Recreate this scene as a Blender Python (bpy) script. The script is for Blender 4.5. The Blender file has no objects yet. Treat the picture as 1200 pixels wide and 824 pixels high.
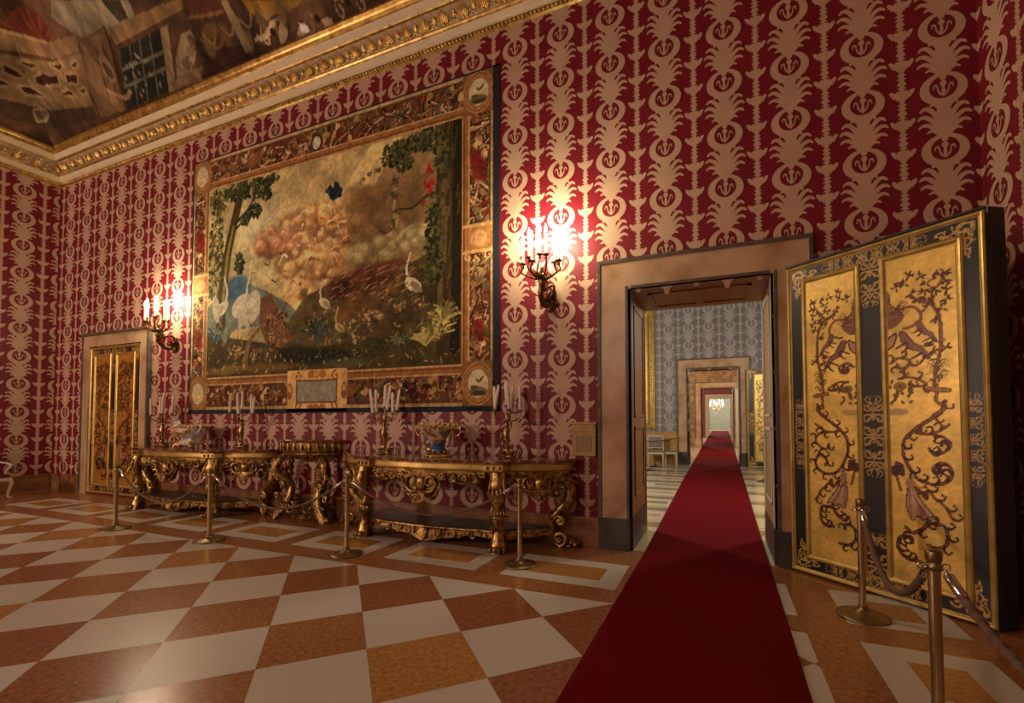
import bpy, math, random
import numpy as np
from mathutils import Matrix, Vector
PI = math.pi
rnd = random.Random(7)
scene = bpy.context.scene
COL = scene.collection

# ------------------------------------------------------------------ helpers
def s2l(c):
    c = np.asarray(c, float)
    return np.where(c <= 0.04045, c / 12.92, ((c + 0.055) / 1.055) ** 2.4)
def rgb(r, g, b):
    return tuple(float(v) for v in s2l(np.array([r, g, b]) / 255.0))

class MB:
    """collects shapes and links them as ONE mesh object"""
    def __init__(s):
        s.v = []; s.f = []; s.m = []; s.s = []
    def add(s, vs, fs, mat=0, smooth=False):
        o = len(s.v)
        s.v.extend(tuple(map(float, p)) for p in vs)
        for f in fs:
            s.f.append([i + o for i in f]); s.m.append(mat); s.s.append(smooth)
    def build(s, name, mats, parent=None, loc=(0, 0, 0)):
        me = bpy.data.meshes.new(name)
        me.from_pydata(s.v, [], s.f)
        if not isinstance(mats, (list, tuple)): mats = [mats]
        for m in mats: me.materials.append(m)
        me.polygons.foreach_set('material_index', s.m)
        me.polygons.foreach_set('use_smooth', s.s)
        me.update()
        o = bpy.data.objects.new(name, me); COL.objects.link(o)
        o.location = loc
        if parent: o.parent = parent
        return o
    # shapes
    def box(s, x0, x1, y0, y1, z0, z1, mat=0, bev=0.0):
        if bev <= 0:
            v = [(x, y, z) for z in (z0, z1) for y in (y0, y1) for x in (x0, x1)]
            s.add(v, [(0, 2, 3, 1), (4, 5, 7, 6), (0, 1, 5, 4), (2, 6, 7, 3), (0, 4, 6, 2), (1, 3, 7, 5)], mat)
        else:
            b = bev
            loops = []
            for z, i in ((z0, b), (z0 + b, 0), (z1 - b, 0), (z1, b)):
                pts = []
                for (x, sx, y, sy) in ((x0, 1, y0, 1), (x1, -1, y0, 1), (x1, -1, y1, -1), (x0, 1, y1, -1)):
                    p = (x + sx * (b + i), y + sy * i); q = (x + sx * i, y + sy * (b + i))
                    pts += [q, p] if (sx * sy > 0) else [p, q]
                loops.append([(p[0], p[1], z) for p in pts])
            s.loft(loops, mat, False)
    def loft(s, loops, mat=0, smooth=True, closed=True, caps=True):
        n = len(loops[0]); vs = [p for l in loops for p in l]; fs = []
        for k in range(len(loops) - 1):
            for i in range(n if closed else n - 1):
                j = (i + 1) % n
                fs.append((k * n + i, k * n + j, (k + 1) * n + j, (k + 1) * n + i))
        s.add(vs, fs, mat, smooth)
        if caps and closed:
            s.add(loops[0], [tuple(range(n))[::-1]], mat); s.add(loops[-1], [tuple(range(n))], mat)
    def lathe(s, prof, c=(0, 0, 0), n=20, mat=0, smooth=True, sx=1, sy=1):
        loops = [[(c[0] + r * sx * math.cos(2 * PI * i / n), c[1] + r * sy * math.sin(2 * PI * i / n), c[2] + z) for i in range(n)] for r, z in prof]
        s.loft(loops, mat, smooth)
    def tube(s, pts, r, n=6, mat=0, nrm=None, ratio=1.0, smooth=True, caps=True, mod=None):
        P = np.asarray(pts, float); k = len(P)
        R = np.full(k, r, float) if np.isscalar(r) else np.asarray(r, float)
        T = np.gradient(P, axis=0); T /= (np.linalg.norm(T, axis=1, keepdims=True) + 1e-12)
        N = np.asarray(nrm, float) if nrm is not None else np.array([0.0, 0, 1])
        if nrm is None and abs(T[0] @ N) > 0.9: N = np.array([1.0, 0, 0])
        loops = []
        for i in range(k):
            Ni = N - T[i] * (N @ T[i]); l = np.linalg.norm(Ni)
            if l < 1e-5:
                Ni = np.cross(T[i], [1, .3, .2]); l = np.linalg.norm(Ni)
            Ni = Ni / l
            if nrm is None: N = Ni
            B = np.cross(T[i], Ni)
            loop = []
            for a in range(n):
                t = 2 * PI * a / n
                q = R[i] if mod is None else R[i] * mod(i, t)
                loop.append(P[i] + B * (q * math.cos(t)) + Ni * (q * ratio * math.sin(t)))
            loops.append(loop)
        s.loft(loops, mat, smooth, True, caps)
    def blob(s, c, r, n=8, m=6, mat=0):
        if np.isscalar(r): r = (r, r, r)
        loops = []
        for j in range(m + 1):
            t = PI * (0.04 + 0.92 * j / m)
            loops.append([(c[0] + r[0] * math.sin(t) * math.cos(2 * PI * i / n), c[1] + r[1] * math.sin(t) * math.sin(2 * PI * i / n), c[2] - r[2] * math.cos(t)) for i in range(n)])
        s.loft(loops, mat, True)
    def leaf(s, base, d, nrm, L, W, curl=0.3, ratio=0.3, mat=0, n=6, k=6):
        base = np.asarray(base, float); d = np.asarray(d, float); d = d / np.linalg.norm(d)
        nr = np.asarray(nrm, float); nr = nr - d * (nr @ d); nr = nr / np.linalg.norm(nr)
        pts = []; rr = []
        for i in range(k + 1):
            t = i / k
            pts.append(base + d * (L * (t - 0.12 * t ** 3)) + nr * (curl * L * t ** 2.2))
            rr.append(W * (0.35 + 0.65 * math.sin(PI * min(1, t * 0.85 + 0.12))) * (1 - 0.55 * t ** 3))
        s.tube(pts, rr, n, mat, nr, ratio)

def quad(p0, p1, p2, k=8):
    p0, p1, p2 = (np.asarray(p, float) for p in (p0, p1, p2))
    return [p0 * (1 - t) ** 2 + 2 * p1 * t * (1 - t) + p2 * t * t for t in np.linspace(0, 1, k + 1)]
def smooth_path(pts, k=5):
    P = [np.asarray(p, float) for p in pts]; P = [2 * P[0] - P[1]] + P + [2 * P[-1] - P[-2]]
    out = []
    for i in range(1, len(P) - 2):
        for t in np.arange(k) / k:
            a, b, c, d = P[i - 1:i + 3]
            out.append(0.5 * (2 * b + (c - a) * t + (2 * a - 5 * b + 4 * c - d) * t * t + (3 * b - a - 3 * c + d) * t ** 3))
    out.append(P[-2]); return out
def spiral(c, r0, r1, a0, a1, k=16):
    return [(c[0] + (r0 + (r1 - r0) * t) * math.cos(a0 + (a1 - a0) * t), c[1] + (r0 + (r1 - r0) * t) * math.sin(a0 + (a1 - a0) * t)) for t in np.linspace(0, 1, k + 1)]

def clip(poly, a, b, c):
    """keep the side a*x + b*y <= c of a 2-D polygon"""
    out = []
    for i in range(len(poly)):
        p, q = poly[i], poly[(i + 1) % len(poly)]
        dp = a * p[0] + b * p[1] - c; dq = a * q[0] + b * q[1] - c
        if dp <= 0: out.append(p)
        if dp * dq < 0:
            t = dp / (dp - dq); out.append((p[0] + t * (q[0] - p[0]), p[1] + t * (q[1] - p[1])))
    return out

def thing(name, label=None, cat=None, loc=(0, 0, 0), rz=0.0, group=None, kind=None):
    o = bpy.data.objects.new(name, None); COL.objects.link(o)
    o.location = loc; o.rotation_euler = (0, 0, rz); o.empty_display_size = 0.1
    return tag(o, label, cat, group, kind)
def tag(o, label=None, cat=None, group=None, kind=None):
    if label: o['label'] = label
    if cat: o['category'] = cat
    if group: o['group'] = group
    if kind: o['kind'] = kind
    return o
def struct(o, label=None):
    return tag(o, label, None, None, 'structure')
def dup(o, parent=None):
    c = o.copy(); COL.objects.link(c)
    if parent: c.parent = parent
    for ch in list(o.children): dup(ch, c)
    return c
def copy_thing(o, loc, rz, label, group=None):
    c = dup(o); c.location = loc; c.rotation_euler = (0, 0, rz); c['label'] = label
    if group: c['group'] = group
    return c

# ------------------------------------------------------------------ painted surfaces
class Canvas:
    """a painted surface: colours are laid on a fine grid that becomes a vertex-coloured mesh"""
    def __init__(s, x0, x1, y0, y1, res, base):
        s.x0, s.y0 = x0, y0
        s.w = max(2, int(round((x1 - x0) / res)) + 1); s.h = max(2, int(round((y1 - y0) / res)) + 1)
        s.X, s.Y = np.meshgrid(np.linspace(x0, x1, s.w), np.linspace(y0, y1, s.h))
        s.I = np.empty((s.h, s.w, 3)); s.I[:] = np.asarray(base, float) / 255
        s.rs = np.random.RandomState(int(s.w * 7 + s.h))
    def _win(s, xa, xb, ya, yb):
        dx = (s.X[0, -1] - s.X[0, 0]) / (s.w - 1); dy = (s.Y[-1, 0] - s.Y[0, 0]) / (s.h - 1)
        i0 = max(0, int((xa - s.x0) / dx) - 1); i1 = min(s.w, int((xb - s.x0) / dx) + 3)
        j0 = max(0, int((ya - s.y0) / dy) - 1); j1 = min(s.h, int((yb - s.y0) / dy) + 3)
        if i1 <= i0 or j1 <= j0: return None
        return slice(j0, j1), slice(i0, i1)
    def _mix(s, w, m, col, a):
        c = np.asarray(col, float) / 255
        m = (m * a)[..., None]
        s.I[w] = s.I[w] * (1 - m) + c * m
    def poly(s, pts, col, a=1.0):
        P = np.asarray(pts, float)
        w = s._win(P[:, 0].min(), P[:, 0].max(), P[:, 1].min(), P[:, 1].max())
        if w is None: return
        X, Y = s.X[w], s.Y[w]; ins = np.zeros(X.shape, bool)
        for i in range(len(P)):
            (xa, ya), (xb, yb) = P[i], P[i - 1]
            if ya == yb: continue
            c = ((ya > Y) != (yb > Y)) & (X < (xb - xa) * (Y - ya) / (yb - ya) + xa)
            ins ^= c
        s._mix(w, ins.astype(float), col, a)
    def ell(s, cx, cy, rx, ry, col, a=1.0, rot=0.0, soft=0.0):
        R = max(rx, ry) * (1 + soft)
        w = s._win(cx - R, cx + R, cy - R, cy + R)
        if w is None: return
        X, Y = s.X[w] - cx, s.Y[w] - cy
        c, n = math.cos(rot), math.sin(rot)
        d = np.sqrt(((X * c + Y * n) / rx) ** 2 + ((-X * n + Y * c) / ry) ** 2)
        m = (d < 1).astype(float) if soft == 0 else np.clip((1 + soft - d) / (2 * soft), 0, 1)
        s._mix(w, m, col, a)
    def line(s, pts, wid, col, a=1.0, taper=None, sm=True):
        P = np.asarray(smooth_path(pts, 5) if (sm and len(pts) > 2) else pts, float)
        w0 = wid; w1 = wid if taper is None else wid * taper
        n = len(P) - 1
        for i in range(n):
            p, q = P[i], P[i + 1]; r = (w0 + (w1 - w0) * (i + .5) / n) / 2
            w = s._win(min(p[0], q[0]) - r, max(p[0], q[0]) + r, min(p[1], q[1]) - r, max(p[1], q[1]) + r)
            if w is None: continue
            X, Y = s.X[w] - p[0], s.Y[w] - p[1]; d = q - p; L = d @ d + 1e-12
            t = np.clip((X * d[0] + Y * d[1]) / L, 0, 1)
            dist = np.hypot(X - t * d[0], Y - t * d[1])
            s._mix(w, (dist < r).astype(float), col, a)
    def noise(s, scale, amp, seed=0, sx=1.0, rgbamp=(1, 1, 1)):
        f = s.field(scale, seed, sx)
        s.I = np.clip(s.I * (1 + amp * f[..., None] * np.asarray(rgbamp)), 0, 1)
    def field(s, scale, seed=0, sx=1.0):
        rs = np.random.RandomState(seed); out = np.zeros(s.X.shape); am = 1.0
        for o in range(4):
            g = rs.rand(64, 64) * 2 - 1
            u = (s.X * sx / scale * 2 ** o + 31 * o) % 64; v = (s.Y / scale * 2 ** o + 17 * o) % 64
            i = u.astype(int); j = v.astype(int); fu = u - i; fv = v - j
            fu = fu * fu * (3 - 2 * fu); fv = fv * fv * (3 - 2 * fv)
            i1 = (i + 1) % 64; j1 = (j + 1) % 64
            out += am * ((g[j, i] * (1 - fu) + g[j, i1] * fu) * (1 - fv) + (g[j1, i] * (1 - fu) + g[j1, i1] * fu) * fv)
            am *= 0.5
        return out
    def mesh(s, name, fn, mat, parent=None, flip=False, mask=None):
        V = fn(s.X.ravel(), s.Y.ravel()).astype(np.float32)
        j, i = np.mgrid[0:s.h - 1, 0:s.w - 1]
        a = (j * s.w + i).ravel()
        F = np.stack([a, a + 1, a + s.w + 1, a + s.w], 1)
        if flip: F = F[:, ::-1]
        if mask is not None:
            cx = (s.X[:-1, :-1] + s.X[1:, 1:]).ravel() / 2; cy = (s.Y[:-1, :-1] + s.Y[1:, 1:]).ravel() / 2
            F = F[mask(cx, cy)]
        me = bpy.data.meshes.new(name)
        me.vertices.add(len(V)); me.vertices.foreach_set('co', V.ravel())
        me.loops.add(F.size); me.loops.foreach_set('vertex_index', F.ravel().astype(np.int32))
        me.polygons.add(len(F)); me.polygons.foreach_set('loop_start', (np.arange(len(F)) * 4).astype(np.int32))
        me.update(calc_edges=True)
        ca = me.color_attributes.new('Col', 'FLOAT_COLOR', 'POINT')
        C = np.ones((len(V), 4), np.float32); C[:, :3] = s2l(np.clip(s.I.reshape(-1, 3), 0, 1))
        ca.data.foreach_set('color', C.ravel())
        me.materials.append(mat)
        o = bpy.data.objects.new(name, me); COL.objects.link(o)
        if parent: o.parent = parent
        return o

# ------------------------------------------------------------------ materials
def mat(name, col, rough=0.5, metal=0.0, var=0.0, scale=6.0, bump=0.0, col2=None, attr=None, emit=None, stretch=(1, 1, 1), spec=0.5, detail=4, coat=0.0, sheen=0.0, ramp=(0.35, 0.7), rvar=0.0):
    m = bpy.data.materials.new(name); m.use_nodes = True
    nt = m.node_tree; N = nt.nodes; L = nt.links
    b = N['Principled BSDF']
    b.inputs['Roughness'].default_value = rough; b.inputs['Metallic'].default_value = metal
    b.inputs['Specular IOR Level'].default_value = spec
    if coat: b.inputs['Coat Weight'].default_value = coat; b.inputs['Coat Roughness'].default_value = 0.12
    if sheen: b.inputs['Sheen Weight'].default_value = sheen
    b.inputs['Base Color'].default_value = (*col, 1)
    if attr:
        a = N.new('ShaderNodeAttribute'); a.attribute_name = attr
        L.new(a.outputs['Color'], b.inputs['Base Color'])
    tc = N.new('ShaderNodeTexCoord'); mp = N.new('ShaderNodeMapping'); mp.inputs['Scale'].default_value = stretch
    L.new(tc.outputs['Object'], mp.inputs['Vector'])
    nz = N.new('ShaderNodeTexNoise'); nz.inputs['Scale'].default_value = scale; nz.inputs['Detail'].default_value = detail
    L.new(mp.outputs['Vector'], nz.inputs['Vector'])
    if (var or col2) and not attr:
        cr = N.new('ShaderNodeValToRGB'); e = cr.color_ramp.elements
        c2 = col2 if col2 else tuple(c * (1 - var) for c in col)
        e[0].position = ramp[0]; e[1].position = ramp[1]
        e[0].color = (*c2, 1); e[1].color = (*col, 1)
        L.new(nz.outputs['Fac'], cr.inputs['Fac']); L.new(cr.outputs['Color'], b.inputs['Base Color'])
    if bump:
        bp = N.new('ShaderNodeBump'); bp.inputs['Strength'].default_value = bump; bp.inputs['Distance'].default_value = 0.01
        L.new(nz.outputs['Fac'], bp.inputs['Height']); L.new(bp.outputs['Normal'], b.inputs['Normal'])
    if rvar:
        mr = N.new('ShaderNodeMapRange'); mr.inputs['To Min'].default_value = rough - rvar; mr.inputs['To Max'].default_value = rough + rvar
        L.new(nz.outputs['Fac'], mr.inputs['Value']); L.new(mr.outputs['Result'], b.inputs['Roughness'])
    if emit:
        b.inputs['Emission Color'].default_value = (*emit[0], 1); b.inputs['Emission Strength'].default_value = emit[1]
    return m

M = {}
M['red_ground'] = mat('crimson silk ground', (0.215, 0.0105, 0.020), 0.5, var=0.12, scale=1.5, spec=0.35)
M['red_silk'] = mat('crimson silk figure', (0.64, 0.42, 0.275), 0.45, var=0.12, scale=3, spec=0.4)
M['grey_ground'] = mat('grey silk ground', (0.20, 0.19, 0.19), 0.5, var=0.12, scale=1.5)
M['grey_silk'] = mat('grey silk figure', (0.42, 0.40, 0.385), 0.42, var=0.1, scale=3)
M['ochre_wall'] = mat('golden brown silk', (0.42, 0.23, 0.09), 0.5, col2=(0.28, 0.13, 0.05), scale=4, ramp=(0.45, 0.55))
M['pink_wall'] = mat('dull red silk', (0.40, 0.09, 0.08), 0.6, var=0.3, scale=3)
M['grey_wall'] = mat('pale grey paint', (0.48, 0.50, 0.46), 0.7, var=0.15, scale=2)
M['plaster'] = mat('cream stucco', (0.84, 0.72, 0.45), 0.6, var=0.12, scale=3, bump=0.05)
M['frieze_bg'] = mat('beige stucco frieze', (0.62, 0.48, 0.29), 0.6, var=0.2, scale=5, bump=0.05)
M['gilt'] = mat('gilded wood', (0.88, 0.64, 0.21), 0.30, 0.85, col2=(0.50, 0.31, 0.08), scale=9, bump=0.15, rvar=0.1)
M['gilt_dark'] = mat('aged gilded wood', (0.60, 0.39, 0.12), 0.33, 0.8, col2=(0.16, 0.085, 0.028), scale=14, bump=0.25, ramp=(0.38, 0.62), rvar=0.1)
M['gilt_paint'] = mat('gold paint', (0.70, 0.50, 0.15), 0.38, 0.5, col2=(0.48, 0.31, 0.07), scale=7, bump=0.1)
M['brass'] = mat('brushed brass', (0.64, 0.50, 0.24), 0.30, 0.95, var=0.2, scale=14, stretch=(1, 1, 0.1))
M['brass_dark'] = mat('tarnished brass', (0.36, 0.26, 0.12), 0.38, 0.9, var=0.3, scale=14)
M['chrome'] = mat('bright steel', (0.75, 0.72, 0.66), 0.2, 1.0)
M['rope'] = mat('grey brown rope', (0.20, 0.115, 0.075), 0.75, var=0.3, scale=40, bump=0.2)
M['marble_white'] = mat('white marble', (0.62, 0.58, 0.485), 0.32, var=0.05, scale=1.7, detail=9, rvar=0.05)
M['marble_brown'] = mat('brown breccia marble', (0.41, 0.18, 0.062), 0.25, col2=(0.25, 0.085, 0.03), scale=30, detail=9, ramp=(0.32, 0.62), rvar=0.06)
M['marble_orange'] = mat('orange breccia marble', (0.52, 0.26, 0.075), 0.25, col2=(0.36, 0.14, 0.036), scale=30, detail=9, ramp=(0.32, 0.62), rvar=0.06)
M['marble_rust'] = mat('rust breccia marble', (0.35, 0.14, 0.052), 0.25, col2=(0.22, 0.07, 0.028), scale=30, detail=9, ramp=(0.32, 0.62), rvar=0.06)
M['marble_peach'] = mat('peach marble', (0.60, 0.41, 0.235), 0.3, col2=(0.42, 0.24, 0.115), scale=2.6, detail=9, ramp=(0.36, 0.58), rvar=0.05)
M['marble_skirt'] = mat('brown marble skirting', (0.36, 0.17, 0.07), 0.32, col2=(0.22, 0.09, 0.035), scale=6, detail=8)
M['marble_dark'] = mat('dark grey marble', (0.085, 0.08, 0.065), 0.35, var=0.5, scale=5, detail=8)
M['breccia'] = mat('dark red breccia', (0.16, 0.055, 0.035), 0.12, col2=(0.40, 0.27, 0.19), scale=16, detail=6, ramp=(0.40, 0.46))
M['marble_edge'] = mat('dark marble edge', (0.16, 0.12, 0.085), 0.4, var=0.5, scale=8)
M['wood_dark'] = mat('dark walnut', (0.11, 0.048, 0.018), 0.4, var=0.4, scale=5, stretch=(6, 6, 0.6))
M['wood_brown'] = mat('brown varnished wood', (0.36, 0.16, 0.05), 0.4, var=0.35, scale=5, stretch=(6, 6, 0.6))
M['wood_black'] = mat('blackened wood', (0.018, 0.014, 0.011), 0.5, var=0.4, scale=6, stretch=(5, 5, 0.5))
M['wood_tan'] = mat('varnished tan wood', (0.40, 0.25, 0.12), 0.4, var=0.3, scale=5, stretch=(6, 6, 0.6))
M['wood_ochre'] = mat('ochre wood', (0.55, 0.33, 0.11), 0.45, var=0.2, scale=4)
M['carpet'] = mat('red carpet pile', (0.165, 0.005, 0.0085), 0.95, var=0.18, scale=160, bump=0.5, spec=0.05)
M['carpet_edge'] = mat('carpet binding', (0.13, 0.005, 0.008), 0.9, spec=0.1)
M['painting'] = mat('woven picture', (1, 1, 1), 0.85, attr='Col', spec=0.15, scale=220, bump=0.05)
M['fresco'] = mat('fresco paint', (1, 1, 1), 0.8, attr='Col', spec=0.1, scale=20, bump=0.05)
M['gold_panel'] = mat('painted gold leaf', (1, 1, 1), 0.36, 0.3, attr='Col', scale=8, bump=0.04, rvar=0.06)
M['green_panel'] = mat('painted green lacquer', (1, 1, 1), 0.38, 0.1, attr='Col', scale=8, bump=0.03)
M['selvage'] = mat('dark blue selvage', (0.012, 0.012, 0.022), 0.8)
M['wax'] = mat('ivory wax', (0.86, 0.74, 0.60), 0.4, spec=0.5)
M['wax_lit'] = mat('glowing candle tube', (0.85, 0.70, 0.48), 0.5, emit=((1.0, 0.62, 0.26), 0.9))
M['flame'] = mat('lit bulb', (1, 0.8, 0.5), 0.5, emit=((1.0, 0.74, 0.42), 30))
M['bronze'] = mat('gilt bronze', (0.34, 0.21, 0.085), 0.34, 0.9, col2=(0.12, 0.06, 0.025), scale=12, bump=0.1)
M['bronze_gilt'] = mat('worn gilt bronze', (0.52, 0.34, 0.13), 0.3, 0.9, col2=(0.18, 0.09, 0.04), scale=16, bump=0.1)
M['porcelain'] = mat('white and gold porcelain', (0.85, 0.80, 0.70), 0.12, col2=(0.60, 0.40, 0.12), scale=15, ramp=(0.42, 0.45), coat=0.5)
M['porcelain_brown'] = mat('painted porcelain', (0.62, 0.50, 0.36), 0.15, col2=(0.20, 0.11, 0.06), scale=9, ramp=(0.42, 0.55), coat=0.5)
M['porcelain_blue'] = mat('blue porcelain', (0.03, 0.12, 0.32), 0.12, var=0.2, coat=0.6)
M['porcelain_rim'] = mat('cream and gold flowers', (0.78, 0.64, 0.40), 0.2, col2=(0.50, 0.34, 0.06), scale=16, ramp=(0.46, 0.5))
M['white_paint'] = mat('white gilt paint', (0.62, 0.55, 0.42), 0.4, var=0.1)
M['fabric_grey'] = mat('grey brown upholstery', (0.30, 0.25, 0.19), 0.85, var=0.2, scale=30)
M['fabric_red'] = mat('crimson upholstery', (0.16, 0.012, 0.02), 0.7, var=0.2, scale=20)
M['canvas_dark'] = mat('dark oil painting', (0.055, 0.045, 0.032), 0.35, col2=(0.02, 0.016, 0.012), scale=2.5)
M['cream_floor'] = mat('cream marble', (0.66, 0.58, 0.42), 0.2, var=0.12, scale=2)
M['grey_floor'] = mat('grey brown marble', (0.25, 0.215, 0.16), 0.2, var=0.25, scale=5)
M['tan_floor'] = mat('tan marble', (0.50, 0.40, 0.26), 0.2, var=0.2, scale=3)
M['ceiling_paint'] = mat('dim painted ceiling', (0.16, 0.12, 0.08), 0.8, var=0.4, scale=1.2)

# ------------------------------------------------------------------ light levels
EXPOSURE = 1.15
P_SCONCE = 6.2
TAP = 1.3
FRE = 1.15
C_S, C_L = (1.0, .82, .57), (1.0, .88, .69)
ROOM_LAMPS = [('room_lamp', (-13.5, -11.1, 3.5), 470, C_L), ('room_lamp', (-8.0, -11.2, 4.3), 150, C_L), ('room_lamp', (-3.2, -11.2, 4.3), 100, C_L),
    ('room_lamp', (-4.6, 4.0, 3.6), 270, C_L), ('room_lamp', (2.6, 4.0, 3.6), 170, C_L), ('room_lamp', (-4.5, 17, 3.6), 260, C_L), ('room_lamp', (2.4, 17, 3.6), 160, C_L), ('room_lamp', (-3, 31, 3.6), 420, C_L), ('room_lamp', (-2, 48, 3.6), 500, C_L), ('room_lamp', (-.45, 61.5, 3.6), 500, C_L)]

# ================================================================== THE ROOM
XL, XR, YF, ZC = -14.38, 2.37, -11.6, 7.12          # left wall, right wall, wall behind, underside of the cornice
DX0, DX1, DZ = -1.03, 0.56, 3.20                    # doorway in the long wall
WT = 1.15                                           # its thickness

# ---- damask: figure cut as flat inlay polygons in the wall's own mesh
def strip(p0, p1, p2, w, k=5):
    P = quad(p0, p1, p2, k); L = []; R = []
    for i, p in enumerate(P):
        q = P[min(i + 1, k)] - P[max(i - 1, 0)]; q = q / (np.linalg.norm(q) + 1e-9)
        h = w * (1 - 0.62 * (i / k) ** 3) / 2
        L.append((p[0] - q[1] * h, p[1] + q[0] * h)); R.append((p[0] + q[1] * h, p[1] - q[0] * h))
    return L + R[::-1]
def palm_polys():
    H = []                                          # right half, then mirrored
    H.append([(0, .25), (.024, .262), (.032, .30), (.044, .345), (.055, .40), (.066, .47), (.066, .54), (.05, .60), (.03, .622), (.012, .632), (0, .632)])
    for p0, p1, p2, w in (((.025, .30), (.085, .415), (.138, .355), .036), ((.030, .335), (.140, .500), (.205, .415), .043), ((.035, .39), (.150, .590), (.212, .500), .046),
                          ((.035, .46), (.130, .680), (.192, .578), .046), ((.01, .53), (.055, .690), (.110, .625), .048)):
        H.append(strip(p0, p1, p2, w, 8))
    n = 18
    out = [(.190 * math.sin(PI * .97 * i / n), .164 - .164 * math.cos(PI * .97 * i / n)) for i in range(n + 1)]
    inn = [(.113 * math.sin(PI * .95 * i / n), .180 - .114 * math.cos(PI * .95 * i / n)) for i in range(n + 1)]
    H.append(out + inn[::-1])
    H.append([(0, .078), (.010, .11), (.016, .145), (.010, .185), (.030, .215), (.02, .24), (0, .252)])
    H.append(strip((.004, .095), (.050, .13), (.046, .195), .017)); H.append(strip((.044, .185), (.072, .240), (.080, .165), .017))
    return H + [[(-x, y) for x, y in p][::-1] for p in H]
def stripe_polys():
    h = [(0, 0), (.036, .004), (.018, .026), (.050, .038), (.018, .060), (.046, .080), (.016, .098), (.034, .122), (.024, .136), (.048, .132), (.062, .156), (.084, .152), (.096, .176), (.112, .190), (.124, .224), (.112, .236), (.080, .226), (.066, .208), (.050, .232), (.026, .226), (.014, .240), (.044, .252), (.016, .274), (.048, .290), (.036, .312), (0, .312)]
    h = [(x * .86, y) for x, y in h]
    return [h, [(-x, y) for x, y in h][::-1]]
PALM, STRIPE = palm_polys(), stripe_polys()
def damask(mb, u0, u1, z0, z1, place, phase=0.095, z_ph=4.09 - 6 * 0.622, skip=None, slot=1, pu=0.667, pv=0.622, seams=True):
    """lays the figure on a wall; place(u, z) gives the 3-D point"""
    i0 = int(math.floor((u0 - phase) / (pu / 2))) - 1
    for i in range(i0, int((u1 - u0) / (pu / 2)) + i0 + 5):
        u = phase + i * pu / 2
        palm = i % 2 == 0
        step = pv if palm else pv / 2
        for k in range(int((z1 - z0) / step) + 4):
            z = z_ph + math.floor((z0 - z_ph) / step) * step + k * step
            for pi_, p in enumerate(PALM if palm else STRIPE):
                pi_ = pi_ % (len(PALM if palm else STRIPE) // 2) + (.4 if pi_ >= len(PALM if palm else STRIPE) // 2 else 0)
                q = [(u + a, z + b) for a, b in p]
                for (a, b, c) in ((-1, 0, -u0), (1, 0, u1), (0, -1, -z0), (0, 1, z1)):
                    if q: q = clip(q, a, b, c)
                if len(q) < 3: continue
                cx = sum(t[0] for t in q) / len(q); cz = sum(t[1] for t in q) / len(q)
                if skip and skip(cx, cz): continue
                mb.add([place(*t, .002 + .00025 * pi_) for t in q], [tuple(range(len(q)))], slot)
        if seams and not palm and (i // 2) % 2 == 0 and u0 < u < u1:
            q = [(u - .004, z0), (u + .004, z0), (u + .004, z1), (u - .004, z1)]
            if not (skip and skip(u, 1.0)): mb.add([place(*t, .006) for t in q], [(0, 1, 2, 3)], slot)

# ---- walls
mb = MB()
mb.box(XL - .3, DX0, 0, WT, 0, 10.6); mb.box(DX1, XR + .3, 0, WT, 0, 10.6); mb.box(DX0, DX1, 0, WT, DZ, 10.6)
damask(mb, XL, XR, 0.36, ZC, lambda u, z, d: (u, -d, z), skip=lambda u, z: DX0 < u < DX1 and z < DZ)
struct(mb.build('wall_back', [M['red_ground'], M['red_silk']]))
mb = MB(); mb.box(XL - .3, XL, YF, 0, 0, 10.6)
damask(mb, -5.6, -.02, 0.36, ZC, lambda u, z, d: (XL + d, u, z), phase=-.61)
struct(mb.build('wall_left', [M['red_ground'], M['red_silk']]))
mb = MB(); mb.box(XR, XR + .3, YF, 0, 0, 10.6)
damask(mb, 0, 4.4, 0.36, ZC, lambda u, z, d: (XR - d, -u, z), phase=.30)
struct(mb.build('wall_right', [M['red_ground'], M['red_silk']]))
mb = MB(); mb.box(XL - .3, XR + .3, YF - .3, YF, 0, 10.6)
struct(mb.build('wall_front', [M['red_ground']]))

# ---- floor: chequer laid on the diagonal, a border of white frames along the walls
TD, TX, TY = 0.94866, -6.5724, -1.6794
FX0, FX1, FY0, FY1 = -12.5, 0.575, -9.9, TY
mb = MB()
mb.box(XL - .3, XR + .3, YF, 0, -.1, 0, 0)
zt = .0008
for a in range(-40, 40):
    for b in range(-40, 40):
        # cell [a,a+1]x[b,b+1] in (s,t); u=(s+t)/2, v=(s-t)/2
        q = [((s + t) / 2 * TD + TX, (s - t) / 2 * TD + TY) for s, t in ((a, b), (a, b + 1), (a + 1, b + 1), (a + 1, b))]
        for (ca, cb_, cc) in ((-1, 0, -FX0), (1, 0, FX1), (0, -1, -FY0), (0, 1, FY1)):
            if q: q = clip(q, ca, cb_, cc)
        if len(q) < 3: continue
        m = 1 if (a + b) % 2 == 0 else rnd.choice((0, 0, 2, 3))
        g = .0035                                   # fine joint
        cx = sum(p[0] for p in q) / len(q); cy = sum(p[1] for p in q) / len(q)
        q = [(cx + (p[0] - cx) * (1 - g), cy + (p[1] - cy) * (1 - g), zt) for p in q]
        area = sum(q[i][0] * q[(i + 1) % len(q)][1] - q[(i + 1) % len(q)][0] * q[i][1] for i in range(len(q)))
        if area < 0: q = q[::-1]
        mb.add(q, [tuple(range(len(q)))], m)
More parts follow.
